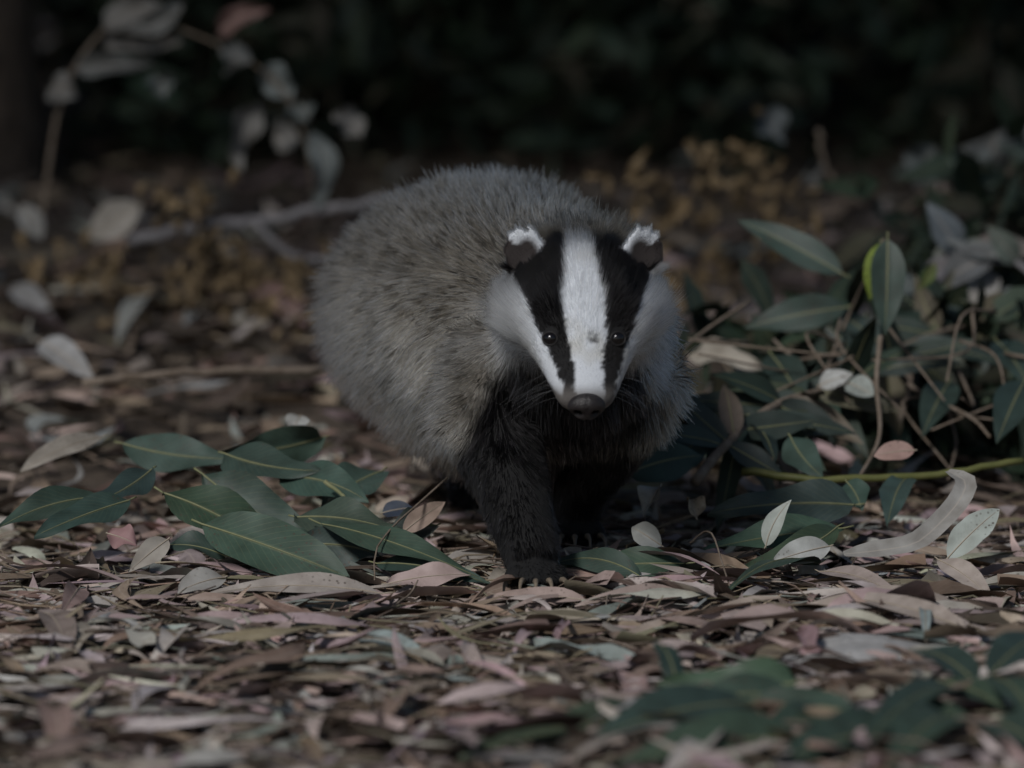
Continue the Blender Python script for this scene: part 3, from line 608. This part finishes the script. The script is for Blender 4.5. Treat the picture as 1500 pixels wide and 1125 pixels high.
# trunk: x, y, z, half width, top, bottom
TR = [(.062, .015, .235, .03, .03, .035), (.062, .035, .228, .055, .055, .065), (.060, .08, .212, .072, .068, .080), (.042, .16, .205, .080, .076, .104), (.006, .28, .213, .110, .098, .128),
      (-.018, .40, .215, .120, .107, .130), (-.048, .52, .208, .118, .101, .113), (-.072, .60, .198, .096, .084, .09), (-.088, .655, .185, .05, .05, .05), (-.10, .69, .175, .024, .022, .025)]
tr = interp_secs(TR, 5); Tg = norm(np.gradient(tr[:, :3], axis=0)); secs = []
for r_, T_ in zip(tr, Tg):
    S_ = norm(np.cross(T_, [0, 0, 1.0])); secs.append((r_[:3], S_, np.cross(S_, T_), *r_[3:]))
parts.append(loft(secs))
SPINE = tr[:, :3]
# head and neck
HD = [(-.022, -.016, .026, .020, .045), (-.010, -.010, .038, .030, .055), (0.010, -.004, .048, .038, .058), (.03, -.002, .058, .041, .054), (.055, -.001, .063, .040, .046), (.08, -.001, .055, .035, .036),
      (.105, -.004, .043, .028, .027), (.125, -.007, .0345, .022, .023), (.143, -.009, .0275, .017, .020), (.152, -.011, .0225, .014, .016), (.157, -.012, .012, .008, .009)]
hd = interp_secs(HD, 4); parts.append(loft([(hp(r_[0], 0, r_[1]), hs, hu, r_[2], r_[3], r_[4]) for r_ in hd], 32))
parts.append(tube(smooth_path([hp(.026, 0, -.022), (.061, .075, .232), (.052, .14, .214), (.025, .22, .208)], 5), np.linspace(.067, .082, 16), 24))
# brow ridges and cheeks
for sg in (-1, 1):
    parts.append(tube([hp(.045, sg * .026, .026), hp(.07, sg * .031, .020), hp(.10, sg * .022, .008)], [.012, .016, .010], 14))
    parts.append(tube([hp(.02, sg * .040, -.018), hp(.05, sg * .045, -.018), hp(.082, sg * .032, -.016)], [.022, .026, .014], 14))
# ears
EARS = []
for sg, cx in ((-1, 772), (1, 939)):
    c = at(cx, 374, -.028); EARS.append(c); W_, H_ = .0205, .0285; V = []; F = []; n = 20; m = 7
    for i in range(m + 1):
        ph = -math.pi / 2 + math.pi * i / m
        for k in range(n):
            th = 2 * math.pi * k / n; x = math.cos(ph) * math.cos(th); z = math.sin(ph); y = math.cos(ph) * math.sin(th)
            dish = .010 * (1 - x * x) * (1 - .6 * z * z) if y < .2 else 0.0
            V.append(c + np.array([x * W_, y * .0075 + dish, z * H_ * (1.0 if z > 0 else 1.2)]) + np.array([sg * (z * .004), x * sg * .006 - z * .006, 0]))
    for i in range(m):
        for k in range(n): F.append((i * n + k, i * n + (k + 1) % n, (i + 1) * n + (k + 1) % n, (i + 1) * n + k))
    parts.append((V, F))
# legs: list of (points, radii)
LEGS = {'fr': ([(.0, .12, .20), (-.018, .095, .15), (-.010, .06, .11), (.005, .03, .07), (.014, .012, .038), (.019, .0, .022)], [.046, .044, .036, .030, .026, .024]),
        'fl': ([(.10, .14, .19), (.094, .16, .14), (.085, .19, .105), (.068, .235, .07), (.060, .255, .045), (.058, .262, .024)], [.05, .046, .034, .026, .024, .022]),
        'hr': ([(-.06, .52, .17), (-.05, .50, .11), (-.045, .56, .065), (-.035, .55, .03), (-.035, .54, .022)], [.06, .05, .030, .026, .024]),
        'hl': ([(.03, .56, .17), (.045, .54, .11), (.055, .62, .07), (.055, .60, .03), (.055, .59, .022)], [.06, .05, .030, .026, .024])}
PAWS = {'fr': (.021, -.012, 0), 'fl': (.058, .25, 0), 'hr': (-.035, .525, 0), 'hl': (.055, .575, 0)}
claw_pts = []
for k, (P_, r_) in LEGS.items():
    Q = smooth_path(P_, 4); parts.append(tube(Q, np.interp(np.linspace(0, 1, len(Q)), np.linspace(0, 1, len(r_)), r_), 16))
    px_, py_, _ = PAWS[k]; sg = float(terrain(px_, py_)) + .016
    for j in range(5):
        o_ = (j - 2) / 2; b_ = np.array([px_ + o_ * .013, py_ + .014, sg + .013]); m_ = np.array([px_ + o_ * .020, py_ - .012 + abs(o_) * .008, sg + .014]); e_ = np.array([px_ + o_ * .0225, py_ - .024 + abs(o_) * .010, sg + .006])
        parts.append(tube(smooth_path([b_, m_, e_], 3), np.linspace(.0095, .0065, 7), 10))
        claw_pts.append((k, e_, o_))
    parts.append(tube([(px_, py_ + .035, sg + .012), (px_, py_ + .01, sg + .012), (px_, py_ - .008, sg + .009)], [.014, .018, .016], 14))
# tail
parts.append(tube(smooth_path([(-.085, .64, .19), (-.11, .70, .17), (-.135, .76, .13)], 4), [.03] * 4 + [.02] * 5, 12))
nV = 0; VV = []; FF = []
for V, F in parts:
    VV.extend([tuple(v) for v in V]); FF.extend([tuple(i + nV for i in f) for f in F]); nV += len(V)
raw = bpy.data.meshes.new('raw'); raw.from_pydata(VV, [], FF); raw.update()
ro = bpy.data.objects.new('raw', raw); col.objects.link(ro)
bm = bmesh.new(); bm.from_mesh(raw); bmesh.ops.recalc_face_normals(bm, faces=bm.faces); bm.to_mesh(raw); bm.free()
md = ro.modifiers.new('r', 'REMESH'); md.mode = 'VOXEL'; md.voxel_size = .0032; md.adaptivity = 0
sm = ro.modifiers.new('s', 'SMOOTH'); sm.factor = .5; sm.iterations = 6
dg = bpy.context.evaluated_depsgraph_get(); bme = bpy.data.meshes.new_from_object(ro.evaluated_get(dg)); bme.name = 'body'
bpy.data.objects.remove(ro)
nv = len(bme.vertices); co = np.empty(nv * 3, np.float32); bme.vertices.foreach_get('co', co); co = co.reshape(-1, 3).astype(float)
bme.calc_loop_triangles(); tri = np.empty(len(bme.loop_triangles) * 3, np.int32); bme.loop_triangles.foreach_get('vertices', tri); tri = tri.reshape(-1, 3)
vn = np.zeros((nv, 3)); fnv = np.cross(co[tri[:, 1]] - co[tri[:, 0]], co[tri[:, 2]] - co[tri[:, 0]])
for k in range(3): np.add.at(vn, tri[:, k], fnv)
vn = norm(vn)

def seg_dist(p, pts):
    pts = np.asarray(pts, float); best = np.full(len(p), 1e9); par = np.zeros(len(p)); tan = np.zeros((len(p), 3))
    for i in range(len(pts) - 1):
        a, b = pts[i], pts[i + 1]; ab = b - a; t = np.clip(((p - a) @ ab) / (ab @ ab), 0, 1); d = np.linalg.norm(p - (a + t[:, None] * ab), axis=1)
        m = d < best; best[m] = d[m]; par[m] = (i + t[m]) / (len(pts) - 1); tan[m] = norm(ab)
    return best, par, tan
def sstep(x, a, b):
    t = np.clip((x - a) / (b - a), 0, 1); return t * t * (3 - 2 * t)
PXMM = .584                            # mm per photo pixel at the face
# face pattern in the head frame: v = mm below the eye line, |s| = mm from the midline, seen along the face normal
fn_ = norm(np.array([0, -math.cos(R(5)), math.sin(R(5)) ])); fdn = norm(np.array([0, -math.sin(R(5)), -math.cos(R(5))]))
EYE0 = at(855.5, 497, -.05)
def face_uv(p):
    d = p - EYE0; v = d @ fdn * 1000; s = d @ hs * 1000 - v * .045; return s, v
tv = (np.array([340, 360, 400, 450, 500, 540, 575, 600]) - 497) * PXMM
stripe_w = np.array([11, 12, 14.5, 18.5, 16, 12.5, 13, 12])
tb = (np.array([395, 420, 450, 480, 500, 520, 550, 580, 600]) - 497) * PXMM
black_w = np.array([62, 55, 47, 40.5, 36.5, 31.5, 26, 22, 18])
tc = (np.array([440, 500, 520, 545, 575, 600]) - 497) * PXMM
cheek_w = np.array([95, 72, 62, 47, 28, 12])
WHITE = np.array([.66, .69, .735]); BLACK = np.array([.006, .0055, .006]); GREY = np.array([.66, .585, .475])
def zones(p, n):
    """per point: base colour, amount of dark banding, hair length, flow, lift"""
    m = len(p); s, v = face_uv(p); rel = p - HO; a = rel @ ha
    nz = vnoise(p * 120) - .5; nz2 = vnoise(p * 45 + 9) - .5
    dl = np.full(m, 1e9); ltan = np.zeros((m, 3)); lpar = np.zeros(m)
    for k, (P_, r_) in LEGS.items():
        d, par, tn = seg_dist(p, P_); d = d / np.interp(par, np.linspace(0, 1, len(r_)), r_); mm = d < dl; dl[mm] = d[mm]; ltan[mm] = tn[mm]; lpar[mm] = par[mm]
    dh, hpar, _ = seg_dist(p, [hp(0.0, 0, 0), hp(.06, 0, 0), hp(.11, 0, -.004), hp(.16, 0, -.012)]); dh = dh / np.interp(hpar, [0, .33, .66, 1], [.064, .058, .034, .022])
    ear = np.zeros(m); eup = np.zeros(m); erad = np.zeros((m, 3))
    for c in EARS:
        q = (p - c) / np.array([.0225, .020, .033]); e = (np.linalg.norm(q, axis=1) < 1.05) & (p[:, 2] > c[2] - .014) & (p[:, 1] < c[1] + .013); ear[e] = 1; er = np.hypot(q[e, 0] * 1.2, q[e, 2] * 1.25); sgn = 1 if c[0] < .06 else -1; eup[e] = np.where((q[e, 2] > .12 - .42 * q[e, 0] * sgn), er, 0); erad[e] = (p[e] - c) * (1, .2, 1)
    wh = sstep(-dh, -1.55, -1.15) * sstep(a + nz * .02, -.02, .012)
    wleg = np.maximum(sstep(-dl, -1.45, -1.1) * sstep(.155 - p[:, 2], 0, .06), sstep(.05 - p[:, 2], 0, .02))
    # body colours
    x0 = .060; off = np.where(p[:, 0] < x0, (x0 - p[:, 0]), (p[:, 0] - x0) * 1.15)
    chest = sstep(.062 + (.205 - p[:, 2]) * .62 + nz2 * .022 - off, -.008, .012) * sstep(.20 - p[:, 1], 0, .1) * sstep(.245 - p[:, 2], 0, .03)
    belly = sstep(-n[:, 2], .62, .9) * sstep(.14 - p[:, 2], 0, .03)
    dark = np.clip(np.maximum.reduce([chest, wleg, belly]), 0, 1)
    back = sstep(n[:, 2] + nz2 * .3, -.1, .75)                       # back: more dark banding
    near = np.exp(-np.maximum(dh - 1.0, 0) * .85) * sstep(.21 - p[:, 1], 0, .12) * (1 - sstep(n[:, 2], .35, .75))
    tufts = 1 + .5 * nz + .7 * nz2; nape = np.exp(-np.maximum(dh - 1.0, 0) * 1.2) * sstep(n[:, 2], .1, .5)
    base = GREY * tufts[:, None]; base = base + (np.array([.66, .665, .67]) - base) * np.clip(near * 1.6, 0, .95)[:, None]
    base = base * ((1 - .45 * back) * (1 - .5 * nape))[:, None]
    band = np.clip(.62 + .4 * back + .9 * nz2 + .8 * nz - 1.2 * near, 0, 1)
    base = base * (1 - dark)[:, None] + (BLACK * 1.25) * dark[:, None]
    band = band * (1 - dark)
    # face
    js = nz * 3.0 + (vnoise(p * 420) - .5) * 4.5; av = np.abs(s) + js
    cen = sstep(np.interp(v, tv, stripe_w) - av, -.9, .9) * sstep(v, -100, -86)
    blk = sstep(np.interp(v, tb, black_w) - av, -1.0, 1.0)
    chk = sstep(np.interp(v, tc, cheek_w) - av, -3, 3)
    fc = np.where(chk[:, None] > 0, BLACK + (WHITE * .95 - BLACK) * chk[:, None], BLACK)
    fc = fc + (BLACK - fc) * blk[:, None]; fc = fc + (WHITE - fc) * cen[:, None]; fc = fc * (1 - .22 * sstep(nz2 + nz * .5, .0, .45)[:, None] * np.array([.7, .85, 1.15])); scar = sstep(-np.hypot((s - 5.5) / 5.0, (v - .5 - .15 * (s - 5.5)) / 2.4), -1.2, -.8); fc = fc * (1 - .85 * scar)[:, None]
    mz = sstep(v, 36, 52); fc = fc + (np.array([.17, .155, .145]) - fc) * (mz * .85)[:, None]
    # underside of jaw: dark
    jaw = sstep(-(n @ hu), .35, .7); fc = fc + (BLACK * 1.2 - fc) * (jaw * (1 - mz))[:, None]
    base = base + (fc - base) * wh[:, None]; band = band * (1 - wh)
    ew = sstep(eup, .42, .66)[:, None]; ec = WHITE * .85 * ew + np.array([.035, .028, .027]) * (1 - ew); base = np.where(ear[:, None] > 0, ec, base); band = np.where(ear > 0, 0, band)
    # length
    L_ = (.029 - .003 * back) * (1 - .35 * sstep(.2 - p[:, 1], 0, .15)) + .012 * vnoise(p * 30 + 3) - .016 * np.clip(near, 0, 1)
    L_ = L_ + (.022 - L_) * chest; L_ = L_ + (.0095 - L_) * wleg; L_ = L_ + (.006 - L_) * sstep(.045 - p[:, 2], 0, .02)
    lf = np.interp(v, [-90, -40, 0, 30, 60], [.018, .015, .0095, .0052, .002]) + .020 * chk * (1 - blk) * sstep(av, 34, 58) * sstep(v, -50, -25)
    L_ = L_ + (lf - L_) * wh; L_ = np.where(ear > 0, np.where(eup > .48, .0046, .0034), L_)
    # flow
    _, _, st = seg_dist(p, SPINE); flow = st * 1.0 + np.array([0, 0, -.55]) * (1 - back)[:, None]
    neckside = (sstep(.15 - p[:, 1], 0, .1) * (1 - sstep(n[:, 2], .25, .6)))[:, None]
    flow = flow * (1 - neckside) + neckside * (norm(p - np.array([.061, -.05, .25])) * .6 + np.array([0, .25, -.85]))
    flow = flow + np.array([0, 0, -1.6]) * (sstep(-n[:, 1], .05, .5) * sstep(.28 - p[:, 2], 0, .05))[:, None]
    flow = flow + (norm(ltan * np.array([.5, .2, 1.0]) + np.array([0, 0.05, -.5])) - flow) * wleg[:, None]
    lat = np.sign(s)[:, None] * hs * np.clip(np.abs(s) / 45, 0, 1)[:, None]
    flow = flow + ((-ha + .55 * lat + .12 * hu) - flow) * wh[:, None]
    flow = np.where(ear[:, None] > 0, norm(erad) + np.array([0, .1, .35]), flow)
    lift = .80 + .0 * back; lift = lift + (.42 - lift) * wh; lift = lift + (.24 - lift) * np.maximum(wleg, chest); lift = np.where(ear > 0, .28, lift)
    bare = np.zeros(m)
    for ex in (-1, 1):
        bare = np.maximum(bare, np.linalg.norm(p - EYES[ex], axis=1) < .0082)
    bare = np.maximum(bare, np.linalg.norm((p - NOSEC) / np.array([.0175, .014, .012]), axis=1) < 1.0)
    return base, band, L_, flow, lift, bare, wh, ear, wleg, chest
# eyes sit on the surface found along the sight line
def surf_hit(px, py):
    d = norm(ray(px, py)); rel = co - CAM; t = rel @ d; dist = np.linalg.norm(rel - t[:, None] * d, axis=1); k = np.where(dist < .004)[0]; return CAM + d * t[k].min()
EYES = {-1: surf_hit(807, 496), 1: surf_hit(904, 496)}
NOSEC = hp(.1595, 0, -.0080)
cbase, cband, _, _, _, _, wh_v, ear_v, _, _ = zones(co, vn)
skin = cbase * np.maximum(.25 + .6 * wh_v, .9 * ear_v)[:, None]
at_ = bme.attributes.new('skin', 'FLOAT_COLOR', 'POINT'); at_.data.foreach_set('color', np.hstack([skin, np.ones((nv, 1))]).astype(np.float32).ravel())
bme.polygons.foreach_set('use_smooth', np.ones(len(bme.polygons), bool))
bme.vertices.foreach_set('co', (co - BL).astype(np.float32).ravel())
m_, nt, N_, L__, b_ = new_mat('badger_skin'); aa = N_.new('ShaderNodeAttribute'); aa.attribute_name = 'skin'; L__.new(aa.outputs['Color'], b_.inputs['Base Color']); b_.inputs['Roughness'].default_value = .9
bme.materials.clear(); bme.materials.append(m_); body = bpy.data.objects.new('body', bme); col.objects.link(body); body.parent = badger

# fur
def near_face(p): return sstep(.15 - np.linalg.norm(p - hp(.05, 0, 0), axis=1), 0, .06)
def grow(n_target, mask_fn, width, seed, clump, cgap, npt=6, lscale=1.0, var=.1, bandk=1.0, shade=1.0, cv=.5, thick=False):
    r = np.random.default_rng(seed); A = np.linalg.norm(fnv, axis=1) / 2; ctr = co[tri].mean(1); cn = norm(fnv)
    wgt = A * mask_fn(ctr, cn); pr = wgt / wgt.sum(); ti = r.choice(len(tri), n_target, p=pr)
    u = r.random((n_target, 2)); u = np.where(u.sum(1, keepdims=True) > 1, 1 - u, u); w3 = np.stack([1 - u.sum(1), u[:, 0], u[:, 1]], 1)
    p = (co[tri[ti]] * w3[..., None]).sum(1); n = norm((vn[tri[ti]] * w3[..., None]).sum(1))
    base, band, L_, flow, lift, bare, wh, ear, wleg, chest = zones(p, n)
    ok = bare < .5; p, n, base, band, L_, flow, lift, wh, ear, wleg = [q[ok] for q in (p, n, base, band, L_, flow, lift, wh, ear, wleg)]; m = len(p)
    f = norm(flow - n * (flow * n).sum(1, keepdims=True))
    jit = np.stack([vnoise(p * 55 + k * 7.3) - .5 for k in range(3)], 1) * (.9 * (1 - np.maximum(wh, ear)) + .12)[:, None] + r.normal(size=(m, 3)) * (.16 - .06 * wh)[:, None]
    L_ = L_ * r.uniform(.65, 1.15, m) * lscale; base = base * (shade + (1 - shade) * wh)[:, None]
    pts = np.zeros((m, npt, 3)); pts[:, 0] = p - n * .0008; d0 = norm(n * lift[:, None] + f * (1 - lift * .55)[:, None] + jit * .6)
    for k in range(1, npt):
        t = k / (npt - 1); d = norm(d0 * (1 - .55 * t) + (f * (.50 + .25 * wh)[:, None] + np.array([0, 0, -.15]) * (1 - wh)[:, None] + n * (.42 - .30 * wh)[:, None] + jit * .5) * (.25 + .75 * t))
        pts[:, k] = pts[:, k - 1] + d * (L_ / (npt - 1))[:, None]
    # clumps: tips drawn towards a neighbouring guide hair
    if clump > 0:
        ng = max(10, int(m * cgap)); g = r.choice(m, ng, replace=False); kd = KDTree(ng)
        for i, q in enumerate(g): kd.insert(p[q], i)
        kd.balance(); near_ = np.array([kd.find(q)[1] for q in p]); gp = pts[g[near_]]
        amt = (clump * (1 - .75 * wh) * (1 - ear) * (1 - .8 * wleg) * r.uniform(.7, 1.0, m))[:, None, None] * (np.linspace(0, 1, npt) ** 1.1)[None, :, None]
        pts = pts + (gp - pts) * amt
        gl = np.exp(cv * r.normal(size=ng) - .1)[near_]; base = base * (1 + (gl - 1) * (1 - wh))[:, None]
    t = np.linspace(0, 1, npt)[None, :]
    bm_ = np.exp(-((t - .58) / .23) ** 2) * (band * bandk * r.uniform(.5, 1.1, m))[:, None]
    C = base[:, None, :] * np.exp(var * r.normal(size=(m, 1, 1)) * (1 - .35 * wh)[:, None, None])
    C = C * (1 - np.clip(bm_, 0, .96)[..., None]); C = C * (1 + .75 * (band[:, None] * sstep(t, .74, .95))[..., None])
    C = np.clip(C, .003, .85)
    rad = width * (1 - .85 * t ** 2.2) * np.ones((m, 1)) * r.uniform(.7, 1.2, (m, 1)) * np.where(wh > .5, .8, 1.0)[:, None]
    if thick: rad = rad * np.clip(1 - wh - .75 * wleg - .6 * near_face(p) - ear, .12, 1)[:, None]
    return pts, C, rad
def curves_obj(name, sets, mat, parent):
    sizes = []; P_ = []; C_ = []; R_ = []
    for pts, C, rad in sets:
        m, k, _ = pts.shape; sizes += [k] * m; P_.append(pts.reshape(-1, 3)); C_.append(C.reshape(-1, 3)); R_.append(rad.reshape(-1))
    P_ = np.vstack(P_) - BL; C_ = np.vstack(C_); R_ = np.concatenate(R_)
    cu = bpy.data.hair_curves.new(name); cu.add_curves(sizes)
    cu.attributes['position'].data.foreach_set('vector', P_.astype(np.float32).ravel())
    ra = cu.attributes.get('radius') or cu.attributes.new('radius', 'FLOAT', 'POINT'); ra.data.foreach_set('value', R_.astype(np.float32))
    ca = cu.attributes.new('col', 'FLOAT_COLOR', 'POINT'); ca.data.foreach_set('color', np.hstack([C_, np.ones((len(C_), 1))]).astype(np.float32).ravel())
    cu.materials.append(mat); o = bpy.data.objects.new(name, cu); col.objects.link(o); o.parent = parent; return o
m_fur = bpy.data.materials.new('fur'); m_fur.use_nodes = True; nt = m_fur.node_tree; nt.nodes.clear()
out = nt.nodes.new('ShaderNodeOutputMaterial'); hb = nt.nodes.new('ShaderNodeBsdfHairPrincipled'); hb.parametrization = 'COLOR'
hb.inputs['Roughness'].default_value = .38; hb.inputs['IOR'].default_value = 1.24; hb.inputs['Radial Roughness'].default_value = .6
at_ = nt.nodes.new('ShaderNodeAttribute'); at_.attribute_name = 'col'
nt.links.new(at_.outputs['Color'], hb.inputs['Color']); nt.links.new(hb.outputs[0], out.inputs['Surface'])
def mask_body(p, n):
    dh = np.linalg.norm(p - hp(.06, 0, 0), axis=1); vis = np.where(n @ norm(CAM - np.array([0, .2, .2])) > -.35, 1.0, .4)
    return vis * np.where(dh < .09, .25, 1.0) * np.where(p[:, 2] < .06, 1.4, 1.0)
def mask_head(p, n):
    a = (p - HO) @ ha; d = np.linalg.norm((p - HO) - a[:, None] * ha, axis=1)
    vis = np.where(n @ np.array([0, -1.0, .1]) > -.5, 1.0, .3)
    e = np.zeros(len(p))
    for c in EARS: e = np.maximum(e, np.linalg.norm(p - c, axis=1) < .033)
    return np.maximum((a > -.03) * (d < .085), e * 10) * vis * (1 + 1.5 * sstep(a, .08, .15))
fur = curves_obj('fur', [grow(70000, mask_body, .00026, 11, .5, .10, 5, .62, .25, 1.0, .45), grow(36000, mask_body, .00030, 13, .92, .25, 7, 1.1, .3, 1.2, 1.0, .95), grow(46000, mask_body, .00082, 14, 0, .1, 7, 1.14, .95, 1.5, 1.0, .5, True), grow(85000, mask_head, .00017, 12, .5, .10, 5, 1.0, .42)], m_fur, badger); fur['kind'] = 'stuff'

# eyes, nose, claws, whiskers
m_eye, nt, N_, L__, b_ = new_mat('eye'); b_.inputs['Base Color'].default_value = (.006, .005, .005, 1); b_.inputs['Roughness'].default_value = .06; b_.inputs['Specular IOR Level'].default_value = .6
m_lid = plain_material('eyelid', (.010, .009, .009), (.018, .016, .016), 400, .6, .3, .0005)
def uvs(n=20, m=12):
    V = [(math.cos(p_) * math.cos(t_), math.cos(p_) * math.sin(t_), math.sin(p_)) for p_ in np.linspace(-math.pi / 2, math.pi / 2, m + 1) for t_ in np.linspace(0, 2 * math.pi, n, endpoint=False)]
    F = [(i * n + k, i * n + (k + 1) % n, (i + 1) * n + (k + 1) % n, (i + 1) * n + k) for i in range(m) for k in range(n)]
    return np.array(V), F
for sg in (-1, 1):
    e = EYES[sg] - np.array([0, -1, .1]) * .0036; V, F = uvs(); eo = mesh_obj('eye', V * .0066 + (e - BL), F, m_eye, badger)
    th = np.linspace(0, 2 * math.pi, 21); fr = norm(np.array([sg * .28, -1, .15])); sx = norm(np.cross(fr, [0, 0, 1.0])); sz = np.cross(sx, fr)
    ring = [e + fr * .0030 + sx * math.cos(t_) * .0066 + sz * math.sin(t_) * .0058 for t_ in th]
    V, F = tube(ring, .0010, 8, False); mesh_obj('eyelid', np.array(V) - BL, F, m_lid, eo)
m_nose, nt, N_, L__, b_ = new_mat('nose_leather'); b_.inputs['Base Color'].default_value = (.018, .015, .015, 1); b_.inputs['Specular IOR Level'].default_value = .4; b_.inputs['Roughness'].default_value = .45
vo = N_.new('ShaderNodeTexVoronoi'); vo.inputs['Scale'].default_value = 900; tc_ = N_.new('ShaderNodeTexCoord'); L__.new(tc_.outputs['Object'], vo.inputs['Vector']); bump(nt, vo.outputs['Distance'], b_, .5, .0006)
V, F = uvs(48, 32); nose_f = norm(ha * .9 + np.array([0, -.5, 0])); nose_u = norm(hu - nose_f * (hu @ nose_f)); nose_s = hs
W = []
for v in V:
    x, z, y = v[0], v[2], v[1]                       # x side, z up, y towards back
    front = max(0, -y); px_ = x * .0165 * (1 - .22 * max(0, -z)); pz = z * .0125; py = y * .0105
    for sg in (-1, 1):
        q = ((x - sg * .50) / .27) ** 2 + ((z + .15 + .15 * abs(x)) / .27) ** 2
        if y < 0: py += .0085 * math.exp(-q)
    if y < 0: py += .0016 * math.exp(-(x / .08) ** 2) * (1 if z < .3 else .3)
    W.append(NOSEC + nose_s * px_ + nose_u * pz - nose_f * py)
no = mesh_obj('nose', np.array(W) - BL, F, m_nose, badger)
m_hole = plain_material('nostril', (.002, .002, .002), (.004, .003, .003), 300, 1.0, 0, .001, 0); no.data.materials.append(m_hole)
for f_, pg in zip(F, no.data.polygons):
    c_ = np.mean([V[i] for i in f_], 0)
    if c_[1] < 0 and any(((c_[0] - sg * .50) / .27) ** 2 + ((c_[2] + .15 + .15 * abs(c_[0])) / .27) ** 2 < .55 for sg in (-1, 1)): pg.material_index = 1
m_claw = plain_material('claw_horn', (.13, .10, .075), (.24, .20, .15), 200, .45, .2, .0006)
for (k, e_, o_) in claw_pts:
    if k[0] == 'h': continue
    L_ = .024; P_ = [e_ + np.array([0, .004, .003]), e_ + np.array([o_ * .002, -.010, .0055]), e_ + np.array([o_ * .005, -.022, .003]), e_ + np.array([o_ * .006, -.031, -.005])]
    Q = smooth_path(P_, 4); V, F = tube(Q, np.linspace(.0034, .0007, len(Q)), 8); mesh_obj('claw', np.array(V) - BL, F, m_claw, badger)
r = np.random.default_rng(3); ws = []; wc = []; wr = []
for sg in (-1, 1):
    for _ in range(12):
        b0 = hp(r.uniform(.118, .145), sg * .022, r.uniform(-.018, -.004)); d = norm(hs * sg * r.uniform(.6, 1) - ha * r.uniform(-.1, .5) + np.array([0, -.1, -.35])); l = r.uniform(.03, .06); t = np.linspace(0, 1, 6)[:, None]
        ws.append(b0 + d * l * t + np.array([0, 0, -.012]) * t * t); wc.append(np.tile([.12, .12, .12], (6, 1))); wr.append(np.linspace(.00012, .00004, 6))
wk = curves_obj('whiskers', [(np.array(ws), np.array(wc), np.array(wr))], m_fur, badger); wk['kind'] = 'stuff'
